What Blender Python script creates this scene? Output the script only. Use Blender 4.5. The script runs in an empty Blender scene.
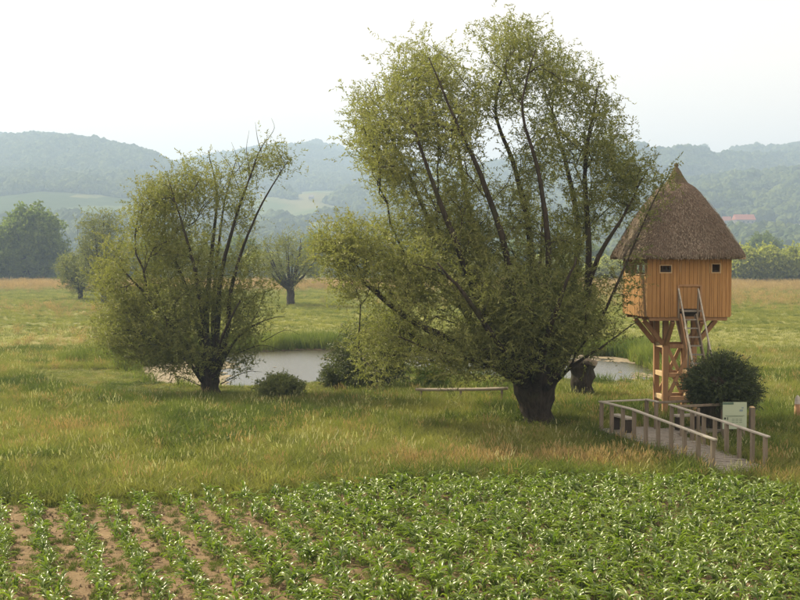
import bpy, bmesh, math, random
import numpy as np
from mathutils import Vector, Matrix, noise as mnoise

R = math.radians
scene = bpy.context.scene
rng = np.random.default_rng(7)
random.seed(7)

# ------------------------------------------------------------------ camera, sky, sun, exposure
FPX, CH, PITCH = 1100.0, 5.0, math.atan(38.0 / 1100.0)
cam_d = bpy.data.cameras.new("camera")
cam_d.sensor_width = 36.0
cam_d.lens = FPX / 800.0 * 36.0
cam_d.clip_start = 0.5
cam_d.clip_end = 9000.0
cam = bpy.data.objects.new("camera", cam_d)
cam.location = (0, 0, CH)
cam.rotation_euler = (R(90) - PITCH, 0, 0)
scene.collection.objects.link(cam)
scene.camera = cam

SUN_EL = R(39)
SUN_AZ = R(-53)              # from +Y towards -X
sunvec = Vector((math.sin(SUN_AZ) * math.cos(SUN_EL), math.cos(SUN_AZ) * math.cos(SUN_EL), math.sin(SUN_EL)))
world = bpy.data.worlds.new("World")
scene.world = world
world.use_nodes = True
wn = world.node_tree
wn.nodes.clear()
w_out = wn.nodes.new("ShaderNodeOutputWorld")
w_bg = wn.nodes.new("ShaderNodeBackground")
w_sky = wn.nodes.new("ShaderNodeTexSky")
w_sky.sky_type = 'NISHITA'
w_sky.sun_disc = False
w_sky.sun_elevation = SUN_EL
w_sky.sun_rotation = SUN_AZ % (2 * math.pi)
w_sky.air_density = 1.0
w_sky.dust_density = 4.0
w_sky.ozone_density = 1.0
w_mix = wn.nodes.new("ShaderNodeMixRGB")
w_mix.inputs[0].default_value = 0.74
w_mix.inputs[2].default_value = (13.8, 11.6, 9.3, 1)       # pale veil of summer haze over the whole sky
wn.links.new(w_sky.outputs[0], w_mix.inputs[1])
wn.links.new(w_mix.outputs[0], w_bg.inputs[0])
w_bg.inputs[1].default_value = 0.07
wn.links.new(w_bg.outputs[0], w_out.inputs[0])

sun_d = bpy.data.lights.new("sun", 'SUN')
sun_d.energy = 5.0
sun_d.angle = R(0.6)
sun_d.color = (1.0, 0.88, 0.62)
sun = bpy.data.objects.new("sun", sun_d)
sun.rotation_euler = (-sunvec).to_track_quat('-Z', 'Y').to_euler()
sun.location = (-60, 30, 80)
scene.collection.objects.link(sun)

vs = scene.view_settings
vs.view_transform = 'Standard'
vs.look = 'None'
vs.gamma = 1.0
vs.exposure = 0.95
scene.cycles.max_bounces = 6
scene.cycles.transparent_max_bounces = 8
scene.cycles.volume_bounces = 0
HAZE = 0.00056

# ------------------------------------------------------------------ helpers
def P(px, py, Y):
    """place a point at depth Y on the sight line through a photo pixel"""
    a = math.atan((py - 300.0) / FPX) + PITCH
    # horizontal depth correction is below a millimetre here
    return Vector(((px - 400.0) / FPX * Y, Y, CH - Y * math.tan(a)))

def G(px, py, z=0.0):
    a = math.atan((py - 300.0) / FPX) + PITCH
    Y = (CH - z) / math.tan(a)
    return Vector(((px - 400.0) / FPX * Y, Y, z))

def link(o, parent=None):
    scene.collection.objects.link(o)
    if parent is not None:
        o.parent = parent
    return o

def tag(o, label=None, cat=None, group=None, kind=None):
    if label: o["label"] = label
    if cat: o["category"] = cat
    if group: o["group"] = group
    if kind: o["kind"] = kind
    return o

def empty(name, loc, rz=0.0, label=None, cat=None, group=None):
    o = bpy.data.objects.new(name, None)
    o.location = loc
    o.rotation_euler = (0, 0, rz)
    o.empty_display_size = 0.2
    link(o)
    return tag(o, label, cat, group)

def np_mesh(name, verts, faces, mat=None, smooth=False, tint=None):
    """faces: (M,k) array, or list of such arrays"""
    me = bpy.data.meshes.new(name)
    verts = np.asarray(verts, dtype=np.float32).reshape(-1, 3)
    if not isinstance(faces, list):
        faces = [faces]
    faces = [np.asarray(f, dtype=np.int32) for f in faces if len(f)]
    me.vertices.add(len(verts))
    me.vertices.foreach_set("co", verts.ravel())
    nl = sum(f.size for f in faces)
    nf = sum(len(f) for f in faces)
    me.loops.add(nl)
    me.polygons.add(nf)
    me.loops.foreach_set("vertex_index", np.concatenate([f.ravel() for f in faces]))
    starts, tot = [], 0
    for f in faces:
        starts.append(tot + np.arange(len(f), dtype=np.int32) * f.shape[1])
        tot += f.size
    me.polygons.foreach_set("loop_start", np.concatenate(starts))
    me.polygons.foreach_set("use_smooth", np.full(nf, smooth, dtype=bool))
    me.update(calc_edges=True)
    if tint is not None:
        a = me.attributes.new("tint", 'FLOAT', 'POINT')
        a.data.foreach_set("value", np.asarray(tint, dtype=np.float32))
    if mat: me.materials.append(mat)
    return me

class Acc:
    """collects vertices and faces of ONE part"""
    def __init__(s): s.v, s.q, s.t, s.n = [], [], [], 0
    def add(s, v, q=None, t=None):
        v = np.asarray(v, dtype=np.float64).reshape(-1, 3)
        if q is not None and len(q): s.q.append(np.asarray(q, dtype=np.int64) + s.n)
        if t is not None and len(t): s.t.append(np.asarray(t, dtype=np.int64) + s.n)
        s.v.append(v); s.n += len(v)
    def box(s, c, size, rot=None, taper=1.0):
        x, y, z = [d / 2 for d in size]
        v = np.array([[-x,-y,-z],[x,-y,-z],[x,y,-z],[-x,y,-z],[-x*taper,-y*taper,z],[x*taper,-y*taper,z],[x*taper,y*taper,z],[-x*taper,y*taper,z]])
        if rot is not None: v = v @ np.array(rot.to_3x3()).T
        s.add(v + np.array(c), [[0,3,2,1],[4,5,6,7],[0,1,5,4],[1,2,6,5],[2,3,7,6],[3,0,4,7]])
    def beam(s, a, b, w, h, up=Vector((0, 0, 1))):
        a, b = Vector(a), Vector(b)
        d = (b - a); L = d.length; d.normalize()
        sx = d.cross(up)
        if sx.length < 1e-3: sx = d.cross(Vector((0, 1, 0)))
        sx.normalize(); u = sx.cross(d)
        m = Matrix((sx, d, u)).transposed()
        s.box((a + b) / 2, (w, L, h), m)
    def tube(s, pts, rad, sides=6, cap=True, lump=0.0):
        pts = np.asarray(pts, dtype=float); K = len(pts)
        rad = np.asarray(rad, dtype=float)
        tg = np.gradient(pts, axis=0)
        tg /= np.linalg.norm(tg, axis=1)[:, None] + 1e-9
        ref = np.array([0.31, 0.95, 0.05])
        a = np.cross(tg, ref); a /= np.linalg.norm(a, axis=1)[:, None] + 1e-9
        b = np.cross(tg, a)
        th = np.arange(sides) * 2 * math.pi / sides
        rr = rad[:, None] * np.ones(sides)
        if lump:
            for i in range(K):
                for j in range(sides):
                    rr[i, j] *= 1 + lump * mnoise.noise(Vector((math.cos(th[j]) * 1.3, math.sin(th[j]) * 1.3, i * 0.4)))
        v = pts[:, None, :] + rr[:, :, None] * (np.cos(th)[None, :, None] * a[:, None, :] + np.sin(th)[None, :, None] * b[:, None, :])
        i = np.arange(K - 1)[:, None] * sides; j = np.arange(sides)[None, :]; j2 = (j + 1) % sides
        q = np.stack([i + j, i + j2, i + sides + j2, i + sides + j], axis=-1).reshape(-1, 4)
        s.add(v.reshape(-1, 3), q)
        if cap:
            for e, base in ((pts[0], 0), (pts[-1], (K - 1) * sides)):
                k = np.arange(sides)
                s.v.append(np.array([e + (tg[0] * -0.0 if base == 0 else tg[-1] * rad[-1] * 0.4)]))
                s.t.append(np.stack([k + base + s.n - K * sides if False else k + base, (k + 1) % sides + base, np.full(sides, -1)], 1) + 0)
                # fix indices: ring indices are offset by where this tube started
                start = s.n - K * sides if base == 0 else s.n - 1 - K * sides
                arr = s.t[-1]; arr = np.stack([arr[:, 0] + start, arr[:, 1] + start, np.full(sides, s.n)], 1)
                s.t[-1] = arr; s.n += 1
    def mesh(s, name, mat, smooth=False):
        fs = []
        if s.q: fs.append(np.concatenate(s.q))
        if s.t: fs.append(np.concatenate(s.t))
        return np_mesh(name, np.concatenate(s.v), fs, mat, smooth)
    def build(s, name, mat, parent=None, smooth=False, bevel=0.0):
        o = bpy.data.objects.new(name, s.mesh(name, mat, smooth))
        link(o, parent)
        if bevel:
            m = o.modifiers.new("b", 'BEVEL'); m.width = bevel; m.segments = 1; m.limit_method = 'ANGLE'
        return o

# ------------------------------------------------------------------ materials
class NT:
    def __init__(s, name):
        s.m = bpy.data.materials.new(name); s.m.use_nodes = True
        s.t = s.m.node_tree; s.t.nodes.clear()
        s.out = s.n("ShaderNodeOutputMaterial")
    def n(s, typ, **kw):
        nd = s.t.nodes.new(typ)
        for k, v in kw.items(): setattr(nd, k, v)
        return nd
    def l(s, a, b): s.t.links.new(a, b)
    def noise(s, scale, detail=4, vec=None, rough=0.55, out=0):
        nd = s.n("ShaderNodeTexNoise"); nd.inputs["Scale"].default_value = scale
        nd.inputs["Detail"].default_value = detail; nd.inputs["Roughness"].default_value = rough
        if vec is not None: s.l(vec, nd.inputs["Vector"])
        return nd.outputs[out]
    def ramp(s, fac, stops):
        nd = s.n("ShaderNodeValToRGB"); cr = nd.color_ramp
        while len(cr.elements) < len(stops): cr.elements.new(0.5)
        for e, (p, c) in zip(cr.elements, stops):
            e.position = p; e.color = (*c, 1) if len(c) == 3 else c
        s.l(fac, nd.inputs[0]); return nd.outputs[0]
    def mix(s, fac, a, b, mode='MIX'):
        nd = s.n("ShaderNodeMixRGB", blend_type=mode)
        for i, x in ((0, fac), (1, a), (2, b)):
            if hasattr(x, 'links') or hasattr(x, 'is_linked'): s.l(x, nd.inputs[i])
            elif isinstance(x, (tuple, list)): nd.inputs[i].default_value = (*x, 1)
            else: nd.inputs[i].default_value = x
        return nd.outputs[0]
    def math(s, op, a, b=0.0, clamp=False):
        nd = s.n("ShaderNodeMath", operation=op); nd.use_clamp = clamp
        for i, x in ((0, a), (1, b)):
            if isinstance(x, (int, float)): nd.inputs[i].default_value = x
            else: s.l(x, nd.inputs[i])
        return nd.outputs[0]
    def mapping(s, vec, scale=(1, 1, 1), rot=(0, 0, 0)):
        nd = s.n("ShaderNodeMapping"); nd.inputs["Scale"].default_value = scale; nd.inputs["Rotation"].default_value = rot
        s.l(vec, nd.inputs["Vector"]); return nd.outputs[0]
    def coord(s, which="Object"):
        return s.n("ShaderNodeTexCoord").outputs[which]
    def pos(s): return s.n("ShaderNodeNewGeometry").outputs["Position"]
    def attr(s, name, out="Fac"):
        nd = s.n("ShaderNodeAttribute"); nd.attribute_name = name; return nd.outputs[out]
    def bump(s, h, strength=0.4, dist=0.02):
        nd = s.n("ShaderNodeBump"); nd.inputs["Strength"].default_value = strength; nd.inputs["Distance"].default_value = dist
        s.l(h, nd.inputs["Height"]); return nd.outputs[0]
    def principled(s, col, rough=0.7, normal=None, spec=0.3):
        nd = s.n("ShaderNodeBsdfPrincipled")
        if isinstance(col, (tuple, list)): nd.inputs["Base Color"].default_value = (*col, 1)
        else: s.l(col, nd.inputs["Base Color"])
        if isinstance(rough, (int, float)): nd.inputs["Roughness"].default_value = rough
        else: s.l(rough, nd.inputs["Roughness"])
        nd.inputs["Specular IOR Level"].default_value = spec
        if normal is not None: s.l(normal, nd.inputs["Normal"])
        return nd
    def done(s, shader):
        s.l(shader, s.out.inputs["Surface"]); return s.m

def leaf_mat(name, c_dark, c_light, trans=0.35, rough=0.5, spec=0.35, src="tint", tcol=None):
    t = NT(name)
    if src == "tint": f = t.attr("tint")
    elif src == "rand":
        oi = t.n("ShaderNodeObjectInfo")
        f = t.math('ADD', t.math('MULTIPLY', oi.outputs["Random"], 0.5), t.math('MULTIPLY', t.attr("tint"), 0.5))
        # patches of the meadow differ: low frequency by where each tuft stands
        ln = t.noise(0.22, 3, t.pos())
        f = t.math('ADD', f, t.math('MULTIPLY', t.math('SUBTRACT', ln, 0.5), 1.6), True)
    col = t.mix(f, c_dark, c_light)
    pr = t.principled(col, rough, spec=spec)
    tr = t.n("ShaderNodeBsdfTranslucent")
    tc = t.mix(1.0, col, tcol or (1.0, 1.1, 0.62), 'MULTIPLY')
    t.l(tc, tr.inputs[0])
    mx = t.n("ShaderNodeMixShader"); mx.inputs[0].default_value = trans
    t.l(pr.outputs[0], mx.inputs[1]); t.l(tr.outputs[0], mx.inputs[2])
    return t.done(mx.outputs[0])

def wood_mat(name, c1, c2, rough=0.75, scale=(6, 6, 60), grain=0.35):
    t = NT(name)
    oi = t.n("ShaderNodeObjectInfo")
    vec = t.n("ShaderNodeVectorMath", operation='ADD')
    t.l(t.coord(), vec.inputs[0]); 
    cmb = t.n("ShaderNodeCombineXYZ"); t.l(t.math('MULTIPLY', oi.outputs["Random"], 37.0), cmb.inputs[0]); t.l(t.math('MULTIPLY', oi.outputs["Random"], 91.0), cmb.inputs[2])
    t.l(cmb.outputs[0], vec.inputs[1])
    m = t.mapping(vec.outputs[0], scale)
    n1 = t.noise(1.0, 5, m, 0.65)
    col = t.ramp(n1, [(0.3, c1), (0.7, c2)])
    n2 = t.noise(1.7, 3, vec.outputs[0])
    col = t.mix(t.math('MULTIPLY', n2, grain), col, tuple(x * 0.55 for x in c1))
    col = t.mix(t.math('MULTIPLY', oi.outputs["Random"], 0.6), col, tuple(x * 0.62 for x in c2))
    return t.done(t.principled(col, rough, t.bump(n1, 0.35, 0.004), 0.25).outputs[0])

def bark_mat(name, c1, c2):
    t = NT(name)
    m = t.mapping(t.pos(), (9, 9, 2.2))
    n1 = t.noise(1.0, 6, m, 0.7)
    col = t.ramp(n1, [(0.3, c1), (0.62, c2)])
    moss = t.noise(1.3, 3, t.pos())
    col = t.mix(t.ramp(moss, [(0.5, (0, 0, 0)), (0.72, (0.55, 0.55, 0.55))]), col, (0.045, 0.055, 0.02))
    return t.done(t.principled(col, 0.9, t.bump(n1, 0.9, 0.05), 0.15).outputs[0])

M = {}
M['bark'] = bark_mat("willow_bark", (0.014, 0.011, 0.008), (0.062, 0.050, 0.037))
M['bark_pale'] = bark_mat("pale_bark", (0.05, 0.042, 0.033), (0.16, 0.135, 0.10))
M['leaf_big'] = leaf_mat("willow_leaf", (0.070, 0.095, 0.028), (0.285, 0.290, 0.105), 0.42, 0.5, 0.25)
M['leaf_left'] = leaf_mat("yellowing_willow_leaf", (0.080, 0.105, 0.028), (0.290, 0.290, 0.095), 0.42, 0.5, 0.25)
M['leaf_pollard'] = leaf_mat("pollard_leaf", (0.022, 0.036, 0.014), (0.095, 0.120, 0.042), 0.25, 0.45)
M['leaf_shrub'] = leaf_mat("shrub_leaf", (0.055, 0.075, 0.022), (0.14, 0.155, 0.045), 0.3, 0.5)
M['leaf_dark'] = leaf_mat("dark_broad_leaf", (0.080, 0.125, 0.026), (0.22, 0.27, 0.055), 0.45, 0.55)
M['leaf_far'] = leaf_mat("pale_far_leaf", (0.22, 0.25, 0.055), (0.45, 0.45, 0.12), 0.55, 0.55)
M['grass'] = leaf_mat("meadow_grass", (0.092, 0.130, 0.026), (0.36, 0.345, 0.105), 0.38, 0.6, 0.15, "rand")
M['grass_dark'] = leaf_mat("lush_grass", (0.055, 0.088, 0.018), (0.19, 0.23, 0.048), 0.34, 0.6, 0.15, "rand")
M['grass_tan'] = leaf_mat("seeding_grass", (0.21, 0.162, 0.062), (0.44, 0.335, 0.15), 0.3, 0.6, 0.2, "rand", (1, 0.9, 0.6))
M['reed'] = leaf_mat("reed_blade", (0.075, 0.12, 0.025), (0.24, 0.27, 0.07), 0.35, 0.6, 0.15, "rand")
M['pine_wood'] = wood_mat("orange_larch_boards", (0.31, 0.155, 0.050), (0.50, 0.285, 0.110), 0.6, (14, 14, 1.2))
M['beam_wood'] = wood_mat("orange_larch_beams", (0.28, 0.15, 0.072), (0.48, 0.29, 0.155), 0.65, (9, 9, 1.0))
M['pale_wood'] = wood_mat("pale_trim_wood", (0.50, 0.36, 0.20), (0.68, 0.50, 0.30), 0.65, (9, 9, 1.0))
M['grey_wood'] = wood_mat("weathered_grey_wood", (0.17, 0.15, 0.125), (0.38, 0.345, 0.295), 0.85, (10, 2.5, 10))
M['rail_wood'] = wood_mat("weathered_handrail_wood", (0.28, 0.255, 0.21), (0.56, 0.52, 0.45), 0.8, (10, 2, 10))
M['post_wood'] = wood_mat("weathered_post_wood", (0.13, 0.105, 0.075), (0.30, 0.25, 0.19), 0.85, (9, 9, 1.2))
M['dark_wood'] = wood_mat("dark_tarred_wood", (0.02, 0.016, 0.013), (0.07, 0.055, 0.042), 0.8, (6, 6, 2))

def flat_mat(name, col, rough=0.6, var=0.15, scale=3.0):
    t = NT(name)
    n = t.noise(scale, 4, t.coord())
    c = t.mix(t.math('MULTIPLY', n, var * 2), col, tuple(x * 0.6 for x in col))
    return t.done(t.principled(c, rough, t.bump(n, 0.1, 0.01)).outputs[0])
M['panel_green'] = flat_mat("pale_green_panel", (0.40, 0.47, 0.35), 0.4, 0.12, 2)
M['panel_dark'] = flat_mat("dark_green_print", (0.09, 0.15, 0.11), 0.4)
M['print_grey'] = flat_mat("grey_green_print", (0.16, 0.21, 0.16), 0.5)
M['print_blue'] = flat_mat("blue_grey_print", (0.20, 0.27, 0.30), 0.5)
M['print_black'] = flat_mat("black_print", (0.05, 0.06, 0.05), 0.5)
M['white_wall'] = flat_mat("pale_render", (0.24, 0.235, 0.22), 0.8)
M['red_roof'] = flat_mat("red_roof_tiles", (0.36, 0.13, 0.08), 0.8)
M['grey_roof'] = flat_mat("grey_roof_tiles", (0.26, 0.23, 0.21), 0.8)
M['glass'] = flat_mat("dark_window_glass", (0.04, 0.05, 0.06), 0.15)
M['pale_cut'] = flat_mat("pale_cut_wood", (0.34, 0.29, 0.23), 0.85, 0.4, 6)

def thatch_mat(name, c1, c2, c3):
    t = NT(name)
    m = t.mapping(t.coord(), (28, 28, 5))
    n1 = t.noise(1.0, 6, m, 0.75)
    n2 = t.noise(1.6, 4, t.coord())
    col = t.ramp(n1, [(0.32, c1), (0.68, c2)])
    col = t.mix(t.ramp(n2, [(0.45, (0, 0, 0)), (0.7, (0.6, 0.6, 0.6))]), col, c3)
    return t.done(t.principled(col, 0.95, t.bump(n1, 1.0, 0.05), 0.1).outputs[0])
M['thatch'] = thatch_mat("reed_thatch", (0.072, 0.055, 0.042), (0.25, 0.19, 0.145), (0.13, 0.10, 0.08))
M['thatch_cap'] = thatch_mat("mossy_thatch", (0.08, 0.064, 0.042), (0.22, 0.175, 0.115), (0.11, 0.10, 0.06))
M['straw'] = leaf_mat("loose_straw", (0.085, 0.068, 0.052), (0.33, 0.275, 0.215), 0.05, 0.9, 0.1, "tint", (1, 1, 1))

# maize
t = NT("maize_leaf")
gx = t.attr("tint")
oi = t.n("ShaderNodeObjectInfo")
f = t.math('ADD', t.math('MULTIPLY', oi.outputs["Random"], 0.6), t.math('MULTIPLY', gx, 0.4))
col = t.mix(f, (0.080, 0.140, 0.024), (0.235, 0.295, 0.060))
pr = t.principled(col, 0.36, spec=0.7)
tr = t.n("ShaderNodeBsdfTranslucent"); t.l(t.mix(1.0, col, (1.3, 1.5, 0.5), 'MULTIPLY'), tr.inputs[0])
mx = t.n("ShaderNodeMixShader"); mx.inputs[0].default_value = 0.3
t.l(pr.outputs[0], mx.inputs[1]); t.l(tr.outputs[0], mx.inputs[2])
M['maize'] = t.done(mx.outputs[0])
M['maize_stem'] = flat_mat("maize_stem", (0.16, 0.24, 0.07), 0.5)

# ground
t = NT("meadow_and_field_ground")
p = t.pos()
n_big = t.noise(0.035, 4, t.mapping(p, (1, 2.2, 1)))
n_mid = t.noise(0.30, 5, t.mapping(p, (1, 1.6, 1)), 0.6)
n_fine = t.noise(7.0, 5, p, 0.75)
mea = t.mix(n_mid, (0.095, 0.12, 0.032), (0.25, 0.24, 0.08))
mea = t.mix(t.ramp(n_big, [(0.42, (0, 0, 0)), (0.62, (1, 1, 1))]), mea, (0.27, 0.26, 0.09))
mea = t.mix(t.ramp(n_fine, [(0.35, (0.75, 0.75, 0.75)), (0.6, (0, 0, 0))]), mea, (0.05, 0.07, 0.018))
tan = t.mix(n_mid, (0.32, 0.22, 0.115), (0.42, 0.30, 0.17))
mea = t.mix(t.math('MULTIPLY', t.attr("dry"), 1.0, True), mea, tan)
n_s = t.noise(2.2, 6, p, 0.7)
soil = t.ramp(n_s, [(0.3, (0.13, 0.09, 0.052)), (0.7, (0.27, 0.20, 0.118))])
soil = t.mix(t.ramp(n_fine, [(0.3, (0.7, 0.7, 0.7)), (0.55, (0, 0, 0))]), soil, (0.12, 0.075, 0.045))
col = t.mix(t.attr("soil"), mea, soil)
col = t.mix(t.attr("mud"), col, t.ramp(n_fine, [(0.3, (0.10, 0.08, 0.05)), (0.7, (0.24, 0.19, 0.13))]))
M['ground'] = t.done(t.principled(col, 0.95, t.bump(t.math('ADD', n_fine, n_s), 0.8, 0.06), 0.1).outputs[0])

# hills
t = NT("hill_land")
p = t.pos()
n1 = t.noise(0.012, 5, p); n2 = t.noise(0.09, 4, p)
wood = t.mix(n2, (0.030, 0.050, 0.016), (0.075, 0.095, 0.03))
fld = t.mix(t.ramp(n1, [(0.4, (0, 0, 0)), (0.6, (1, 1, 1))]), (0.085, 0.115, 0.04), (0.155, 0.15, 0.07))
M['hill'] = t.done(t.principled(t.mix(t.attr("field"), wood, fld), 1.0, spec=0.0).outputs[0])
t = NT("far_crowns")
oi = t.n("ShaderNodeObjectInfo")
f = t.math('ADD', t.math('MULTIPLY', oi.outputs["Random"], 0.7), t.math('MULTIPLY', t.noise(0.25, 3, t.pos()), 0.4))
M['far_crown'] = t.done(t.principled(t.mix(f, (0.030, 0.050, 0.014), (0.10, 0.12, 0.032)), 0.9, spec=0.05).outputs[0])

# water
t = NT("pond_water")
n1 = t.noise(4.0, 4, t.mapping(t.pos(), (0.6, 1.8, 1)))
pr = t.principled((0.05, 0.045, 0.03), 0.22, t.bump(n1, 0.45, 0.04), 0.5)
pr.inputs["IOR"].default_value = 1.9
M['water'] = t.done(pr.outputs[0])
t = NT("floating_scum")
n1 = t.noise(5.0, 5, t.pos())
M['scum'] = t.done(t.principled(t.ramp(n1, [(0.3, (0.13, 0.105, 0.068)), (0.7, (0.27, 0.225, 0.15))]), 0.8, t.bump(n1, 0.5, 0.02), 0.2).outputs[0])

# ------------------------------------------------------------------ terrain functions (numpy)
def sinnoise(x, y, f, seed=0):
    """cheap smooth noise in about -1..1"""
    r = np.random.default_rng(seed)
    s = np.zeros_like(x, dtype=float)
    for k in range(6):
        a = r.uniform(0, 2 * math.pi); ff = f * r.uniform(0.6, 1.8); ph = r.uniform(0, 7)
        s += np.sin((x * math.cos(a) + y * math.sin(a)) * ff + ph + 1.3 * np.sin((x * math.sin(a) - y * math.cos(a)) * ff * 0.7 + ph * 2))
    return s / 3.2

POND_PX = [(124,372),(150,365),(200,358),(240,352.5),(300,350.5),(345,350),(400,352),(450,353),(560,355),(610,357),(640,363),(662,376),(652,384),(600,385),(560,381),(500,377),(450,374),(400,373),(365,374),(340,377),(325,385),(240,388),(190,388),(150,382)]
WATER_Z = -0.12
POND = np.array([G(a, b, WATER_Z).xy[:] for a, b in POND_PX])
def poly_sd(x, y, poly):
    """signed distance to polygon, negative inside"""
    x = np.asarray(x, float); y = np.asarray(y, float)
    d = np.full(x.shape, 1e9); ins = np.zeros(x.shape, bool)
    n = len(poly)
    for i in range(n):
        ax, ay = poly[i]; bx, by = poly[(i + 1) % n]
        ex, ey = bx - ax, by - ay
        tt = np.clip(((x - ax) * ex + (y - ay) * ey) / (ex * ex + ey * ey + 1e-12), 0, 1)
        d = np.minimum(d, (x - ax - tt * ex) ** 2 + (y - ay - tt * ey) ** 2)
        c = ((ay <= y) & (by > y)) | ((by <= y) & (ay > y))
        xs = ax + (y - ay) / (by - ay + 1e-12) * ex
        ins ^= c & (x < xs)
    d = np.sqrt(d)
    return np.where(ins, -d, d)
def smooth(a, b, x):
    t = np.clip((x - a) / (b - a), 0, 1); return t * t * (3 - 2 * t)
def pond_d(x, y):
    return poly_sd(x, y, POND) + 0.35 * sinnoise(x, y, 1.1, 5)
def ground_z(x, y):
    z = 0.07 * sinnoise(x, y, 0.25, 1) + 0.03 * sinnoise(x, y, 0.9, 2)
    z = z * smooth(10, 20, y) 
    z = z - 0.65 * smooth(0.5, -1.0, pond_d(x, y))
    return z
def gz(x, y): return float(ground_z(np.array([x], float), np.array([y], float))[0])

# corn field edge: far edge as a line of depth over X
EX = np.array([-40, -9, -6, -3, 0, 3, 7, 8.6, 9.6, 40]); EY = np.array([22.6, 22.7, 22.9, 23.3, 24.4, 24.9, 25.1, 24.2, 21.2, 15.0])
def field_edge(x): return np.interp(x, EX, EY)
def soil_mask(x, y): return smooth(0.25, -0.25, y - field_edge(x) + 0.25 * sinnoise(x, y, 1.7, 9))
def dry_mask(x, y):
    pxx = 400 + FPX * x / np.maximum(y, 1); pyy = 262 + FPX * CH / np.maximum(y, 1)
    def el(cx, cy, rx, ry): return np.exp(-(((pxx - cx) / rx) ** 2 + ((pyy - cy) / ry) ** 2))
    m = 1.35 * el(545, 467, 145, 7) + 0.9 * el(695, 460, 60, 9) + 0.45 * el(90, 438, 130, 6) + 0.15 * el(330, 436, 130, 6) + 0.9 * el(780, 478, 40, 16) + .5 * el(20, 490, 40, 9)
    m += 1.0 * np.exp(-((pyy - 286) / 4.0) ** 2) + 0.35 * el(700, 300, 200, 8) + 0.3 * el(60, 312, 90, 6) + 0.35 * el(60, 345, 60, 12)
    m *= 0.55 + 0.55 * sinnoise(x, y * 1.0, 0.7, 12)
    return np.clip(m, 0, 1)

# ------------------------------------------------------------------ ground
def axis(lo, hi, step, far, grow):
    a = list(np.arange(lo, hi + 1e-6, step))
    s = step; x = hi
    while x < far[1]:
        s *= grow; x += s; a.append(x)
    s = step; x = lo; b = []
    while x > far[0]:
        s *= grow; x -= s; b.append(x)
    return np.array(b[::-1] + a)
gx_ = axis(-26, 26, 0.22, (-4200, 4200), 1.12)
gy_ = axis(14, 72, 0.22, (-60, 4500), 1.10)
X, Y = np.meshgrid(gx_, gy_)
Z = ground_z(X, Y)
near_soil = soil_mask(X, Y)
Z = Z + near_soil * 0.035 * sinnoise(X, Y, 6.0, 14)
nx, ny = len(gx_), len(gy_)
ii = (np.arange(ny - 1)[:, None] * nx + np.arange(nx - 1)[None, :]).ravel()
me = np_mesh("ground", np.stack([X, Y, Z], -1).reshape(-1, 3), np.stack([ii, ii + 1, ii + nx + 1, ii + nx], 1), M['ground'], True)
for nm, arr in (("soil", near_soil), ("dry", dry_mask(X, Y)), ("mud", smooth(1.0, 0.1, pond_d(X, Y)))):
    a = me.attributes.new(nm, 'FLOAT', 'POINT'); a.data.foreach_set("value", arr.ravel().astype(np.float32))
tag(link(bpy.data.objects.new("ground", me)), kind="structure")

# pond water and floating scum
wp = Acc()
x0, x1, y0, y1 = POND[:, 0].min() - 2, POND[:, 0].max() + 2, POND[:, 1].min() - 2, POND[:, 1].max() + 2
wp.add([[x0, y0, WATER_Z], [x1, y0, WATER_Z], [x1, y1, WATER_Z], [x0, y1, WATER_Z]], [[0, 1, 2, 3]])
tag(wp.build("pond_water", M['water']), kind="structure")
st = 0.16
cx_ = np.arange(x0, x1, st); cy_ = np.arange(y0, y1, st)
CX, CY = np.meshgrid(cx_, cy_)
spx = 400 + FPX * CX / CY; spy = 262 + FPX * (CH - WATER_Z) / CY
m = (pond_d(CX, CY) < 0.4)
nz = sinnoise(CX, CY * 1.2, 1.0, 21) * 0.5 + sinnoise(CX, CY, 3.1, 22) * 0.35 + 0.25 * sinnoise(CX, CY, 9, 23)
left = smooth(245, 205, spx) * 1.5 * smooth(358, 364, spy)
right = smooth(590, 640, spx) * 0.75 + 1.2 * smooth(575, 600, spx) * smooth(366, 360, spy)
m &= (nz + left * 1.3 + right * 0.9) > 1.05
k = np.argwhere(m)
scv, scq = [], []
for n_, (a, b) in enumerate(k):
    x, y = cx_[b], cy_[a]; z = WATER_Z + 0.012 
    scv += [[x, y, z], [x + st, y, z], [x + st, y + st, z], [x, y + st, z]]
    scq.append([4 * n_, 4 * n_ + 1, 4 * n_ + 2, 4 * n_ + 3])
if scq:
    o = bpy.data.objects.new("pond_scum", np_mesh("pond_scum", scv, np.array(scq), M['scum']))
    tag(link(o), "pinkish brown floating scum and mud along the pond edges", "pond scum", kind="stuff")

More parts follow.
